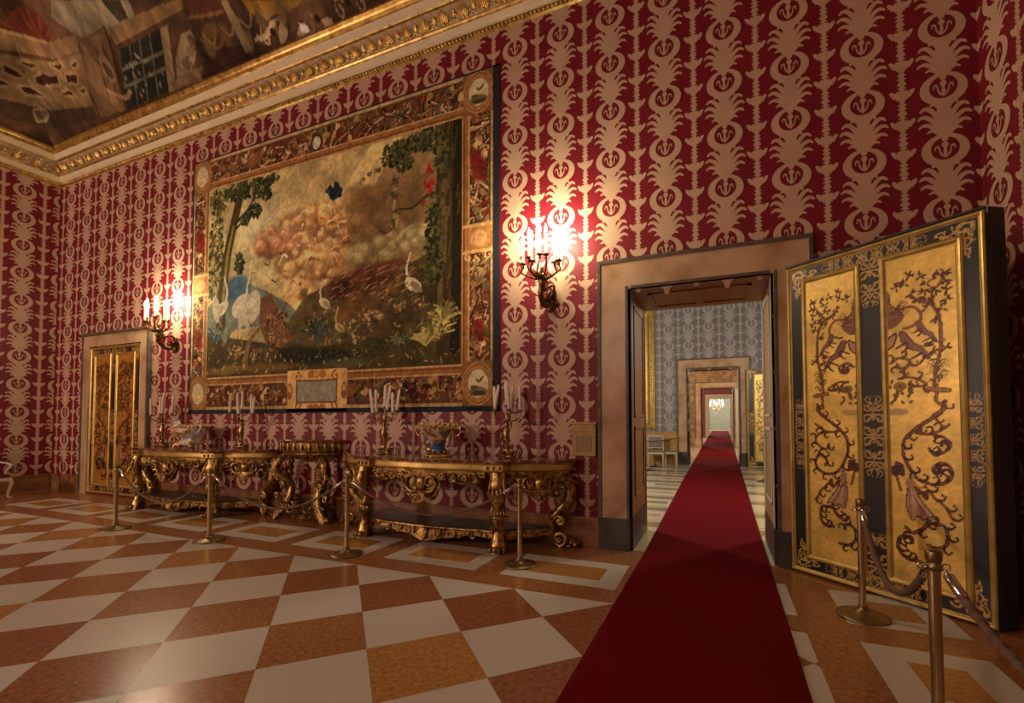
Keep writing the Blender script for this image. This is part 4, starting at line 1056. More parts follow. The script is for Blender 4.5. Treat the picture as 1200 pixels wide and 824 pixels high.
# sky: pale cream at the left, tan cloud to the right
n1 = c.field(1.3, 3); n2 = c.field(.5, 8)
sky = np.stack([158 + 0 * X, 138 + 0 * X, 88 + 0 * X], -1)
k = np.clip((X - 3.6) / 1.6 + .35 * n1, 0, 1)[..., None]
sky = sky * (1 - k) + np.array([126, 100, 60]) * k
k = np.exp(-((X - 1.75) / .7) ** 2 - ((Y - 3.3) / .5) ** 2)[..., None]; sky = sky * (1 - k * .8) + np.array([188, 178, 130]) * k * .8
k = np.exp(-((X - 1.9) / .7) ** 2 - ((Y - 2.55) / .3) ** 2)[..., None]; sky = sky * (1 - k * .7) + np.array([176, 164, 112]) * k * .7
c.I = np.clip(sky / 255, 0, 1)
c.poly([(4.40, 4.27), (5.0, 4.27), (4.0, 3.0), (3.2, 2.3), (2.3, 1.5), (2.5, 2.2)], (196, 168, 104), .7)
def billow(x, y, r, lit, mid, dark, a=.85):
    c.ell(x + .03, y - .05, r * 1.25, r * .85, dark, a, rs.rand() - .5, .3); c.ell(x, y, r * 1.05, r * .72, mid, a, rs.rand() - .5, .25); c.ell(x - r * .25, y + r * .22, r * .62, r * .38, lit, a * .9, rs.rand() - .5, .35)
for i in range(34):                                   # brown cloud bank behind, left and right
    t = rs.rand(); x = (2.4 + 1.0 * rs.rand()) if t < .4 else (3.9 + 1.2 * rs.rand()); y = (2.5 + .9 * rs.rand()) if t < .4 else (2.6 + .9 * rs.rand())
    billow(x, y, .16 + .12 * rs.rand(), (150, 118, 74), (124, 94, 56), (98, 72, 42), .6)
for i in range(64):                                   # billows of pale golden cloud down the middle
    a, b = rs.rand(2); x = 2.55 + 1.35 * a + .25 * (b - .5); y = 3.45 - 1.6 * (i / 64) + .12 * (b - .5) - .25 * abs(a - .5)
    billow(x, y, .09 + .12 * rs.rand(), [(222, 192, 126), (212, 176, 108), (204, 164, 104)][rs.randint(3)], [(188, 150, 88), (176, 132, 76), (166, 122, 76)][rs.randint(3)], (124, 86, 50))
for i in range(26):                                   # rosy cloud at the left
    x = 1.85 + 1.0 * rs.rand(); y = 2.75 + .62 * rs.rand(); billow(x, y, .08 + .08 * rs.rand(), (206, 164, 116), (178, 126, 84), (126, 82, 52))
for i in range(34):                                   # pale clouds under the right tree
    x = 4.0 + 1.5 * rs.rand(); y = 2.36 + .3 * rs.rand() + .14 * (x - 4.1); billow(x, y, .09 + .07 * rs.rand(), (186, 168, 116), (152, 132, 84), (110, 90, 56), .7)
for i in range(46):                                   # broken lights and darks in the clouds
    x = 2.5 + 1.5 * rs.rand(); y = 1.95 + 1.5 * rs.rand(); a = rs.rand() * 3; L = .06 + .1 * rs.rand()
    c.line([(x, y), (x + L * math.cos(a), y + .04 * rs.rand()), (x + 2 * L * math.cos(a), y - L * math.sin(a))], .025 + .03 * rs.rand(), [(228, 204, 146), (138, 92, 56), (112, 76, 44), (214, 160, 104)][rs.randint(4)], .8, .3)
# far water and hills
c.poly([(fx0, 2.0), (.9, 2.3), (1.4, 2.42), (2.0, 2.2), (2.6, 1.9), (3.0, 1.6), (fx0, 1.5)], (74, 88, 78), .75)
c.ell(1.32, 2.3, .36, .24, (50, 80, 90), .85, 0, .2)
c.poly([(2.55, 1.5), (3.0, 1.95), (3.6, 2.15), (4.2, 2.05), (5.0, 2.2), (5.9, 2.5), (6.06, 2.4), (6.06, 1.0), (2.4, 1.0)], (66, 56, 32), .9)
for i in range(120):
    x = 2.8 + 3.2 * rs.rand(); y = 1.0 + 1.1 * rs.rand(); c.ell(x, y, .05 + .12 * rs.rand(), .03 + .05 * rs.rand(), [(88, 68, 36), (54, 46, 26), (104, 72, 38), (44, 44, 28)][rs.randint(4)], .5, rs.rand() * .8 - .4, .4)
c.ell(4.25, 2.08, .62, .26, (74, 42, 26), .9, .1, .25); c.ell(4.7, 2.22, .42, .11, (84, 48, 28), .85, .22, .25); c.ell(3.75, 2.02, .24, .16, (58, 34, 22), .85, -.4, .3)
c.ell(4.12, 1.66, .42, .24, (112, 74, 38), .7, 0, .35)
# foreground
c.poly([(fx0, fy0_), (fx0, 1.55), (1.1, 1.4), (2.0, 1.25), (2.6, 1.1), (3.4, 1.1), (4.6, 1.15), (6.06, 1.3), (6.06, fy0_)], (62, 54, 28))
c.noise(.35, .18, 30)
c.ell(3.4, .93, .7, .14, (28, 32, 22), .9, -.05, .3); c.ell(2.75, 1.0, .4, .13, (36, 34, 20), .9, 0, .3); c.ell(1.0, .80, .5, .08, (122, 98, 48), .8, .05, .4); c.ell(2.1, .80, .8, .07, (106, 76, 36), .8, 0, .4); c.ell(3.9, .80, .5, .08, (90, 88, 60), .6, 0, .4)
def tuft(x, y, n, L, cols, w=.03, spread=1.2, up=0.0):
    for i in range(n):
        a = PI / 2 + (rs.rand() - .5) * 2 * spread; l = L * (.5 + .6 * rs.rand()); col = cols[rs.randint(len(cols))]
        c.line([(x, y), (x + .5 * l * math.cos(a), y + .6 * l * math.sin(a) + up), (x + l * math.cos(a), y + l * math.sin(a) * .8)], w, col, 1, .3)
def foliage(x, y, rx, ry, n, cols, s=.05):
    for i in range(n):
        a = rs.rand() * 2 * PI; r = math.sqrt(rs.rand())
        c.ell(x + rx * r * math.cos(a), y + ry * r * math.sin(a), s * (.6 + rs.rand()), s * .5 * (.6 + rs.rand()), cols[rs.randint(len(cols))], .95, rs.rand() * 3)
G1 = [(40, 44, 24), (56, 60, 32), (76, 74, 40), (30, 34, 20), (92, 84, 44)]; G2 = [(92, 84, 46), (124, 108, 54), (60, 56, 30), (44, 40, 22)]
# left trees
foliage(.72, 2.9, .22, 1.0, 260, G2, .045); foliage(.75, 4.0, .25, .25, 90, G2, .05)
c.line([(.85, .95), (.92, 2.2), (1.02, 2.9), (1.22, 3.6), (1.45, 4.25)], .26, (62, 50, 26), 1, .7)
c.line([(.93, 2.0), (1.03, 2.9), (1.18, 3.45)], .09, (124, 108, 52), .9, .6); c.line([(1.30, 3.55), (1.6, 3.75), (1.85, 4.1)], .07, (56, 46, 26), 1, .4); c.line([(1.25, 3.4), (1.55, 3.6)], .06, (44, 38, 22), 1, .4)
for x, y, rx, ry, n in ((1.25, 4.1, .35, .16, 130), (1.75, 4.05, .35, .18, 120), (1.75, 3.66, .16, .12, 60), (2.05, 3.9, .13, .10, 40), (2.15, 4.15, .2, .08, 40), (1.5, 3.55, .14, .10, 40), (1.35, 2.75, .12, .2, 50)): foliage(x, y, rx, ry, n, G1[:4], .045)
# right tree
c.line([(5.85, .9), (5.80, 1.8), (5.78, 2.8), (5.84, 3.6), (5.9, 4.3)], .42, (58, 46, 26), 1, .9); c.line([(5.95, .9), (5.98, 2.4), (6.0, 4.3)], .16, (34, 28, 18))
c.line([(5.70, 1.6), (5.70, 2.6), (5.76, 3.4)], .09, (96, 80, 44), .8); c.line([(5.78, 2.2), (5.79, 3.0)], .05, (112, 92, 52), .7); c.line([(5.75, 3.2), (5.5, 3.25), (5.2, 3.1), (4.95, 3.12)], .07, (60, 48, 28), 1, .4)
for x, y, rx, ry, n in ((4.85, 4.0, .26, .2, 140), (5.2, 4.08, .35, .15, 140), (5.5, 4.1, .25, .18, 110), (5.05, 3.82, .18, .12, 60), (5.72, 3.85, .14, .34, 120), (5.58, 2.75, .14, .5, 130), (5.55, 2.2, .2, .35, 110)): foliage(x, y, rx, ry, n, G1, .04)
for i in range(60):                                   # hanging garland of leaves
    t = rs.rand(); p = (4.15 + .7 * t, 3.66 + .16 * math.sin(PI * t)) if t < .6 and i % 2 else (4.86 + .1 * (rs.rand() - .5), 2.85 + .8 * rs.rand())
    c.ell(p[0], p[1], .045, .028, [(110, 96, 58), (70, 62, 36), (140, 120, 74), (92, 62, 36)][rs.randint(4)], 1, rs.rand() * 3)
# water birds: plain generic storks and swans
def stork(x, y, s, col, sh, fl=1):
    c.line([(x, y), (x - .06 * s * fl, y + .32 * s), (x + .02 * s * fl, y + .58 * s), (x + .05 * s * fl, y + .70 * s)], .075 * s, col, 1, .6)
    c.line([(x + .05 * s * fl, y + .70 * s), (x + .22 * s * fl, y + .67 * s)], .03 * s, (120, 84, 40), 1, .2, False)
    c.ell(x + .14 * s * fl, y - .1 * s, .27 * s, .15 * s, col, 1, -.55 * fl); c.ell(x + .24 * s * fl, y - .16 * s, .22 * s, .08 * s, sh, .9, -.7 * fl)
    for d in (.12, .22): c.line([(x + d * s * fl, y - .2 * s), (x + (d + .02) * s * fl, y - .62 * s)], .022 * s, (110, 90, 60), 1, .8, False)
stork(1.0, 2.02, .75, (172, 162, 128), (136, 122, 90), -1); stork(1.62, 1.98, .8, (178, 168, 134), (140, 126, 94), 1)
c.ell(1.45, 1.95, .28, .2, (174, 164, 130), 1, .5); c.ell(1.75, 1.92, .17, .3, (178, 168, 136), 1, -.2); c.poly([(1.35, 1.9), (1.75, 1.9), (1.62, 1.5), (1.5, 1.62), (1.35, 1.48)], (168, 156, 122))
c.ell(.75, 1.95, .10, .26, (150, 140, 108), 1, .2)
stork(3.38, 1.86, .5, (186, 168, 122), (136, 116, 80), 1); stork(5.13, 1.98, .62, (200, 186, 146), (120, 100, 66), 1); stork(3.72, 1.42, .42, (172, 142, 90), (126, 98, 58), 1)
for x, y, s in ((2.1, 2.62, .07), (2.3, 2.3, .09), (2.45, 2.78, .06), (4.72, 2.78, .13)): c.line([(x - s, y + s * .5), (x, y), (x + s, y + s * .7)], .03, (64, 44, 26), 1, .5)
c.poly([(1.95, 2.05), (2.2, 2.1), (2.55, 1.55), (2.75, 1.25), (2.5, 1.15), (2.1, 1.2), (1.9, 1.6)], (98, 68, 40))      # bronze shrub
foliage(2.35, 1.5, .32, .32, 150, [(120, 82, 46), (78, 52, 30), (146, 108, 64), (58, 46, 28)], .03)
c.line([(1.55, .85), (1.65, 1.25), (1.95, 1.55)], .13, (112, 86, 44), 1, .5)
for x, y, n, L, cols in ((.75, 1.35, 26, .4, [(58, 72, 64), (78, 90, 74), (40, 50, 42)]), (1.0, 1.3, 20, .35, [(58, 72, 64), (110, 112, 82)]), (3.3, 1.25, 34, .42, [(60, 72, 56), (84, 88, 58), (40, 46, 32)]), (5.0, 1.0, 30, .3, [(84, 86, 54), (128, 118, 70), (44, 50, 32)]),
                          (4.65, .98, 22, .25, [(70, 76, 48), (40, 46, 28)]), (5.62, 1.05, 40, .42, [(176, 156, 84), (140, 124, 62), (98, 90, 48)]), (5.75, 1.3, 30, .38, [(168, 148, 80), (116, 104, 54)]), (5.45, 1.0, 20, .3, [(160, 142, 78)])): tuft(x, y, n, L, cols, .055)
for x, y in ((4.35, 1.5), (4.75, 1.75), (4.6, 1.55), (5.0, 1.6), (4.2, 1.2), (4.05, 1.35), (5.3, 1.62), (1.4, 1.1), (1.2, 1.2), (1.85, 1.05), (2.2, 1.0)):
    foliage(x, y, .14, .12, 18, [(134, 104, 62), (96, 66, 38), (168, 140, 92), (60, 50, 30)], .035)
foliage(5.5, 3.45, .06, .22, 14, [(132, 30, 26), (150, 40, 30)], .05); foliage(5.38, 3.15, .03, .1, 6, [(132, 30, 26)], .03)
foliage(3.62, 3.66, .16, .12, 26, [(30, 38, 48), (24, 30, 40), (46, 52, 58)], .06)
for i in range(420):                                  # undergrowth, small leaves and lights all over the foreground
    x = .55 + 5.45 * rs.rand(); y = .72 + .95 * rs.rand() ** 1.4; a = rs.rand() * 3; L = .03 + .06 * rs.rand()
    c.line([(x, y), (x + L * math.cos(a), y + L * math.sin(a))], .022, [(150, 128, 78), (110, 92, 52), (40, 40, 26), (84, 84, 56), (170, 140, 92), (96, 62, 36)][rs.randint(6)], .9, .4, False)
for i in range(130):                                  # feathers and light edges over the dark bank
    x = 3.5 + 1.7 * rs.rand(); y = 1.75 + .55 * rs.rand(); c.line([(x, y), (x + .08, y + .03), (x + .16 * rs.rand(), y + .08 * rs.rand())], .02, [(132, 92, 56), (56, 34, 24), (150, 112, 70)][rs.randint(3)], .8, .3)
for i in range(60):
    y = .9 + 3.3 * rs.rand(); x = 5.66 + .34 * rs.rand(); c.line([(x, y), (x + .03, y + .2)], .02, [(100, 84, 52), (40, 32, 22), (84, 68, 40)][rs.randint(3)], .8, .4, False)
c.noise(.05, .10, 40)
c.I = np.clip(c.I * TAP * np.array([.98, 1.03, 1.08]), 0, 1)
c.mesh('woven_field', lambda x, y: np.stack([x, 0 * x - .004, y], 1), M['painting'], tp)
# border
c = Canvas(.03, TW - .10, .07, TH - .02, .0125, (98, 64, 36)); X, Y = c.X, c.Y
bx0, bx1, by0, by1 = c.X[0, 0], c.X[0, -1], c.Y[0, 0], c.Y[-1, 0]
for i in range(1900):                                 # trophies: crossed staves, discs, ribbons
    t = rs.rand(); L = rs.rand()
    if t < .5: x = .15 + (TW - .35) * L; y = (.37 if t < .25 else 4.58) + (rs.rand() - .5) * .36
    else: y = .4 + 4.2 * L; x = (.27 if t < .75 else 6.33) + (rs.rand() - .5) * .36
    a = rs.rand() * PI; l = .05 + .12 * rs.rand() ** 2; col = [(170, 134, 84), (142, 106, 64), (56, 34, 24), (78, 48, 30), (196, 166, 116), (104, 38, 28), (44, 32, 26), (150, 98, 56), (92, 86, 62)][rs.randint(9)]
    q = rs.rand()
    if q < .5: c.line([(x - l * math.cos(a), y - l * math.sin(a)), (x + l * math.cos(a), y + l * math.sin(a))], .02 + .02 * rs.rand(), col, 1, .6, False)
    elif q < .75: c.ell(x, y, .03 + .05 * rs.rand(), .02 + .04 * rs.rand(), col, 1, a)
    else: c.line([(x + p, y + r) for p, r in spiral((0, 0), .06 + .04 * rs.rand(), .02, a, a + 4, 8)], .018, col)
for x, y, rx, ry in ((.27, 3.3, .13, .22), (6.33, 3.5, .12, .25), (6.33, 1.2, .1, .1), (.25, 1.4, .1, .2), (4.0, .36, .2, .1), (1.7, 4.6, .25, .1), (3.25, 4.55, .12, .12)): c.ell(x, y, rx, ry, (116, 34, 26) if rx < .2 else (132, 92, 50), .8, .3, .2)
c.ell(3.22, 4.57, .13, .15, (60, 48, 34)); c.ell(3.22, 4.57, .09, .11, (196, 184, 150))
def ring(x0, x1, y0, y1, w, col):
    for q in ((x0, x1, y0, y0 + w), (x0, x1, y1 - w, y1), (x0, x0 + w, y0, y1), (x1 - w, x1, y0, y1)): c.poly([(q[0], q[2]), (q[1], q[2]), (q[1], q[3]), (q[0], q[3])], col)
ring(bx0 - .01, bx1 + .01, by0 - .01, by1 + .01, .07, (176, 150, 100)); ring(bx0 + .05, bx1 - .05, by0 + .05, by1 - .05, .018, (86, 52, 26))
ring(fx0 - .13, fx1 + .13, fy0_ - .16, fy1_ + .16, .19, (148, 104, 58)); ring(fx0 - .13, fx1 + .13, fy0_ - .16, fy1_ + .16, .03, (190, 152, 96)); ring(fx0 - .05, fx1 + .05, fy0_ - .07, fy1_ + .07, .03, (124, 72, 34)); ring(fx0 - .02, fx1 + .02, fy0_ - .03, fy1_ + .03, .03, (190, 156, 100))
for (x, sx) in ((.27, 1), (6.33, -1)):                 # brackets half way up the sides
    c.poly([(x - .22, 2.30), (x + .22, 2.30), (x + .22, 2.62), (x - .22, 2.62)], (172, 120, 66)); c.ell(x, 2.46, .14, .11, (198, 150, 94)); c.line([(x - .24, 2.27), (x + .24, 2.27)], .05, (206, 164, 96), sm=False); c.line([(x - .24, 2.65), (x + .24, 2.65)], .05, (206, 164, 96), sm=False)
    for k in (-1, 1): c.line([(x + k * .16 + p, 2.2 + q) for p, q in spiral((0, 0), .07, .02, 1, 7, 12)], .025, (208, 170, 108))
for x, y in ((.27, .38), (6.33, .39), (.27, 4.58), (6.33, 4.58)): c.poly([(x - .26, y - .32), (x + .26, y - .32), (x + .26, y + .32), (x - .26, y + .32)], (132, 94, 54))
c.noise(.05, .14, 50); c.I = np.clip(c.I * TAP * np.array([.86, .87, .90]), 0, 1)
c.mesh('trophy_border', lambda x, y: np.stack([x, 0 * x - .002, y], 1), M['painting'], tp, mask=lambda x, y: ~((x > fx0 + .015) & (x < fx1 - .015) & (y > fy0_ + .015) & (y < fy1_ - .015)))
def medallion(x, y, kind):
    c = Canvas(-.27, .27, -.32, .32, .0125, (148, 108, 60))
    c.ell(0, 0, .25, .30, (180, 142, 88)); c.ell(0, 0, .235, .285, (126, 86, 46)); c.ell(0, 0, .215, .26, (160, 120, 70)); c.ell(0, 0, .175, .215, (112, 74, 38)); c.ell(0, 0, .165, .205, (190, 178, 138))
    if kind:
        c.ell(0, -.11, .14, .07, (112, 98, 62)); c.ell(.02, -.13, .11, .035, (66, 58, 36)); c.ell(-.06, -.05, .06, .03, (84, 76, 48)); c.line([(-.02, .06), (.02, .03), (.08, .09)], .03, (74, 62, 42))
    else: c.ell(0, -.06, .10, .10, (190, 168, 116), .8, 0, .3)
    c.noise(.06, .1, int(10 * x)); c.I = np.clip(c.I * TAP * .9, 0, 1)
    o = c.mesh('medallion', lambda u, v: np.stack([u, 0 * u, v], 1), M['painting'], tp, mask=lambda u, v: (u / .255) ** 2 + (v / .305) ** 2 < 1)
    o.location = (x, -.006, y)
medallion(.27, .38, 0); medallion(6.33, .39, 1); medallion(.27, 4.58, 0); medallion(6.33, 4.58, 1)
c = Canvas(-.66, .66, -.34, .36, .0125, (184, 150, 92))
for s_ in (-1, 1):
    for y_ in (.24, -.24): c.line([(s_ * .42 + s_ * p, y_ + q) for p, q in spiral((0, 0), .09, .02, 1.5, 8, 14)], .03, (120, 80, 42))
    c.ell(s_ * .60, 0, .06, .14, (120, 80, 44)); c.ell(s_ * .60, .05, .04, .06, (180, 136, 86))
c.poly([(-.46, -.20), (.46, -.20), (.46, .19), (-.46, .19)], (90, 62, 34)); c.poly([(-.43, -.17), (.43, -.17), (.43, .16), (-.43, .16)], (122, 120, 100)); c.noise(.3, .08, 3)
for x_ in (-.12, .0, .14): c.ell(x_, .28, .08, .07, (150, 98, 52)); c.ell(x_, -.27, .07, .06, (142, 94, 50))
c.ell(0, .30, .06, .06, (178, 130, 80)); c.noise(.05, .1, 7); c.I = np.clip(c.I * TAP, 0, 1)
o = c.mesh('cartouche', lambda u, v: np.stack([u, 0 * u, v], 1), M['painting'], tp); o.location = (3.29, -.006, .36)
mb = MB()
for q in ((0, TW, 0, .075), (0, TW, TH - .022, TH), (0, .032, 0, TH), (TW - .105, TW, 0, TH)): mb.box(q[0], q[1], -.006, .004, q[2], q[3])
mb.build('selvage', M['selvage'], tp)
mb = MB()
for k in range(7): mb.box(TW - .52 + .04 * k, TW - .50 + .04 * k, -.0075, -.006, .025, .055)
mb.build('woven_signature', M['painting'], tp)

# ================================================================== GILDED DOORS
ARAB = dict(
trunk=[(1.28,1.871),(1.292,2.001),(1.328,2.171),(1.336,2.343),(1.319,2.499),(1.262,2.589),(1.199,2.626),(1.125,2.678)],
branch=[(1.305,2.524),(1.282,2.662),(1.337,2.735),(1.373,2.812)],
leaves=[(1.029,2.783),(1.089,2.802),(1.12,2.863),(1.204,2.839),(1.295,2.824),(1.374,2.823),(1.38,2.756),(1.248,2.759),(1.229,2.697),(1.309,2.688),(1.378,2.67),(1.135,2.698),(1.181,2.642),(1.245,2.626),(1.289,2.605),(1.376,2.595),(1.243,2.549),(1.349,2.525),(1.294,2.45),(1.366,2.187),(1.253,2.214),(1.279,2.178)],
tail=[(1.054,2.579),(1.142,2.583),(1.197,2.525),(1.195,2.447),(1.118,2.405),(1.079,2.4)],
an1=[(1.175,2.406),(1.299,2.262)],
an2=[(1.058,2.312),(1.242,2.128)],
sph=[(0.948,2.792),(0.977,2.726),(0.986,2.641),(1.044,2.581),(1.082,2.504),(1.011,2.424),(0.939,2.414)],
sph2=[(0.941,2.319),(1.019,2.365),(0.997,2.263),(0.945,2.223)],
sc1=[(0.973,2.102),(1.034,2.142),(1.111,2.11),(1.09,2.055),(1.041,2.048),(1.022,2.085)],
arm=[(1.029,1.957),(1.126,1.96),(1.227,1.897),(1.162,1.879),(1.106,1.905),(1.124,1.859)],
bush=[(1.306,1.87),(1.24,2.05),(1.38,2.057)],
base=[(1.244,1.852),(1.374,1.833)],
horn=[(1.296,1.816),(1.294,1.74),(1.354,1.695),(1.265,1.621)],
gnd=[(0.941,1.659),(1.081,1.656),(1.006,1.796),(1.037,1.887)],
horn2=[(1.348,1.743),(1.318,1.651),(1.2,1.557),(1.118,1.484),(1.065,1.421)],
h3=[(1.118,1.484),(1.218,1.463),(1.295,1.488),(1.371,1.547)],
curl=[(1.234,1.345),(1.271,1.289),(1.347,1.328),(1.376,1.387),(1.331,1.443),(1.247,1.463)],
stem=[(1.054,1.396),(1.047,1.285),(1.09,1.167),(1.149,1.076),(1.246,1.041),(1.331,1.063),(1.378,1.126),(1.362,1.204),(1.307,1.222),(1.259,1.171),(1.277,1.126)],
fig=[(1.022,0.963),(1.108,1.047),(1.137,1.003),(1.165,0.911),(1.221,0.803),(1.248,0.738),(1.18,0.748),(1.12,0.712),(1.081,0.802),(1.042,0.892)],
armf=[(1.022,0.963),(0.993,1.083)],
bask=[(0.952,1.166),(1.039,1.199),(1.047,1.113),(0.961,1.092)],
sash=[(1.137,1.003),(1.204,0.906),(1.216,0.99),(1.262,0.926),(1.326,0.867),(1.37,0.784),(1.387,0.765)],
s4=[(1.219,0.732),(1.178,0.653),(1.097,0.6),(1.056,0.639)],
low=[(1.228,0.71),(1.313,0.705),(1.339,0.642),(1.327,0.548),(1.271,0.511),(1.204,0.518)],
lowl=[(1.095,0.515),(1.085,0.561),(1.012,0.544),(0.989,0.465),(1.019,0.399),(1.07,0.365),(1.151,0.363)],
)
def arabesque(c, fu, fv, sc, full=True):
    """vine, beasts, figure and scrolls painted on a gold panel; fu, fv map the drawing into the canvas"""
    D = {k: [(fu(a), fv(b)) for a, b in v] for k, v in ARAB.items()}
    BR, DK, PU, GN = (96, 54, 26), (66, 32, 30), (126, 84, 66), (96, 74, 26)
    w = .0145 * sc
    for k, ww in (('trunk', 1.5), ('branch', 1), ('tail', 1.3), ('sc1', 1.4), ('arm', 1.2), ('horn2', 1.8), ('h3', 1.3), ('curl', 1.2), ('stem', 1.6), ('sash', 1.2), ('s4', 1.8), ('low', 1.6), ('lowl', 1.7), ('horn', 1.6), ('armf', 1.2)):
        c.line(D[k], w * ww * 1.25, DK if k in ('s4', 'low', 'lowl', 'stem', 'curl', 'horn2') else BR); c.line(D[k], w * ww * .4, (158, 104, 46), .8)
    rs = np.random.RandomState(5)
    for (x, y) in D['leaves']:
        for j in range(6):
            a = rs.rand() * 2 * PI; L = .036 * sc
            c.ell(x + L * .7 * math.cos(a), y + L * .7 * math.sin(a), L * .62, L * .24, BR if rs.rand() < .7 else (72, 44, 20), 1, a); c.line([(x, y), (x + L * math.cos(a), y + L * math.sin(a))], w * .4, BR, 1, 1, False)
    def beast(p, q):
        p, q = np.array(p), np.array(q); d = q - p; L = np.linalg.norm(d); d = d / L; u = np.array((-d[1], d[0])); u = u if u[1] > 0 else -u
        body = [p + d * L * .12 + u * L * .05, p + d * L * .4, p + d * L * .65 + u * L * .06, q]
        for wd, col in ((.30, DK), (.22, PU)):
            c.line(body, L * wd, col, 1, .55); c.line([p + d * L * .2, p + u * L * .10 - d * L * .02], L * wd * .75, col); h = p + u * L * .12 - d * L * .05; c.ell(h[0], h[1], L * wd * .52, L * wd * .42, col, 1, math.atan2(d[1], d[0]))
        for t, k in ((.2, -1), (.3, 1), (.78, -1), (.92, 1)):
            b = p + d * L * t; c.line([b, b - u * L * .22 + d * L * .06 * k, b - u * L * .34 - d * L * (.10 if k < 0 else -.04)], L * .085, DK, 1, .6)
        c.line([q, q + d * L * .18 + u * L * .02, q + d * L * .26 + u * L * .20, q + d * L * .14 + u * L * .26], L * .06, DK, 1, .5)
        for t in (.3, .5, .7): b = p + d * L * t; c.line([b + u * L * .08, b - u * L * .05 + d * L * .04], L * .03, (156, 112, 84), 1, .5, False)
    beast(*D['an1']); beast(*D['an2'])
    edge = D['sph'][0][0]
    sp = smooth_path(D['sph'] + [(edge, D['sph'][-1][1])], 5); c.poly([(edge, D['sph'][0][1])] + [tuple(p) for p in sp] + [(edge, D['sph'][-1][1])], (124, 82, 52))
    for k in range(16):
        p = sp[4 + k]; c.line([(edge + (p[0] - edge) * .35, p[1] - .03), p], w * .7, BR, 1, .5, False); c.line([(edge + (p[0] - edge) * .2, p[1]), (edge + (p[0] - edge) * .7, p[1])], w * .5, (176, 136, 82), .8, .5, False)
    c.poly(smooth_path(D['sph2'] + D['sph2'][:1], 4), (168, 132, 84)); c.line(D['sph2'], w, DK)
    for k in range(9):
        p = D['sph'][3]; a = -.9 + .28 * k; sg = 1 if fu(1.4) > fu(1.0) else -1
        c.line([(p[0] - sg * .03 * sc, p[1]), (p[0] + sg * .08 * sc * math.cos(a), p[1] + .08 * sc * math.sin(a))], w * .7, BR, 1, .3, False)
    b0, b1, b2 = D['bush']
    for k in range(26):
        t = rs.rand(); s0 = rs.rand(); x = b0[0] + (b1[0] - b0[0]) * .1 * (t - .5); y = b0[1] + (b1[1] - b0[1]) * s0
        sg = -1 if t < .5 else 1; c.line([(b0[0], y), (b0[0] + sg * .04 * sc, y + .05 * sc), (b0[0] + sg * (.05 + .04 * rs.rand()) * sc, y + .03 * sc)], w * .6, GN if rs.rand() < .6 else BR, 1, .3)
    c.line(D['base'], w * 3, (120, 76, 38)); c.line(D['base'], w * 1.2, (164, 112, 60))
    g = D['gnd']; c.ell((g[0][0] + g[1][0]) / 2, g[0][1], abs(g[1][0] - g[0][0]) * .6, .03 * sc, (176, 150, 96)); c.line(g[2:], w * 2.4, GN); c.ell(g[3][0], g[3][1], .05 * sc, .04 * sc, (132, 104, 44))
    for k in range(14): c.ell(g[3][0] + (rs.rand() - .5) * .2 * sc, g[3][1] - .05 + (rs.rand() - .5) * .2 * sc, .02 * sc, .012 * sc, GN, 1, rs.rand() * 3)
    sk_ = [(fu(a), fv(b)) for a, b in ((1.075, 1.0), (1.12, 1.0), (1.165, .90), (1.235, .80), (1.27, .742), (1.22, .758), (1.18, .728), (1.145, .75), (1.10, .712), (1.075, .775), (1.058, .86))]
    c.poly([tuple(p) for p in smooth_path(sk_ + sk_[:1], 4)], (180, 146, 112)); c.line(sk_ + sk_[:1], w * .7, DK)
    for a, b, col in (((1.09, .98), (1.10, .74), (138, 98, 74)), ((1.10, .98), (1.15, .77), (206, 174, 138)), ((1.11, .97), (1.20, .77), (134, 94, 72)), ((1.115, .96), (1.24, .77), (206, 174, 138))):
        c.line([(fu(a[0]), fv(a[1])), (fu((a[0] + b[0]) / 2 - .012), fv((a[1] + b[1]) / 2)), (fu(b[0]), fv(b[1]))], w * 1.0, col, .9, .8)
    c.ell(fu(1.092), fv(1.03), .032 * sc, .046 * sc, (170, 128, 98)); c.line([(fu(1.11), fv(1.05)), (fu(1.16), fv(1.0)), (fu(1.20), fv(1.02))], w * 1.2, (170, 128, 98)); c.ell(fu(1.108), fv(1.098), .024 * sc, .028 * sc, DK); c.ell(fu(1.113), fv(1.093), .015 * sc, .019 * sc, (184, 140, 108))
    c.poly([tuple(p) for p in smooth_path(D['bask'] + D['bask'][:1], 4)], DK)
    for k in range(10): p = D['bask'][0]; q = D['bask'][2]; c.ell(p[0] + (q[0] - p[0]) * rs.rand(), (p[1] + q[1]) / 2 + (rs.rand() - .4) * .12 * sc, .02 * sc, .014 * sc, BR, 1, rs.rand() * 3)
    for k in ('stem', 'curl', 'low', 'lowl', 's4', 'sash', 'horn2', 'arm', 'sc1', 'h3'):          # leaves along the scrolls
        P = smooth_path(D[k], 4)
        for i in range(1, len(P) - 1, 4):
            d = P[i + 1] - P[i - 1]; a = math.atan2(d[1], d[0]) + (1 if i % 2 else -1) * .7; L = .040 * sc
            sg = 1 if i % 2 else -1; q = P[i]; col = DK if k in ('s4', 'low', 'lowl', 'stem', 'curl') else BR
            c.line([q, q + L * .9 * np.array((math.cos(a), math.sin(a))), q + L * 1.6 * np.array((math.cos(a + sg * .5), math.sin(a + sg * .5))), q + L * 1.5 * np.array((math.cos(a + sg * .95), math.sin(a + sg * .95)))], w * 1.9, col, 1, .35); c.ell(q[0] + L * 1.45 * math.cos(a + sg * .95), q[1] + L * 1.45 * math.sin(a + sg * .95), w * .7, w * .7, col)
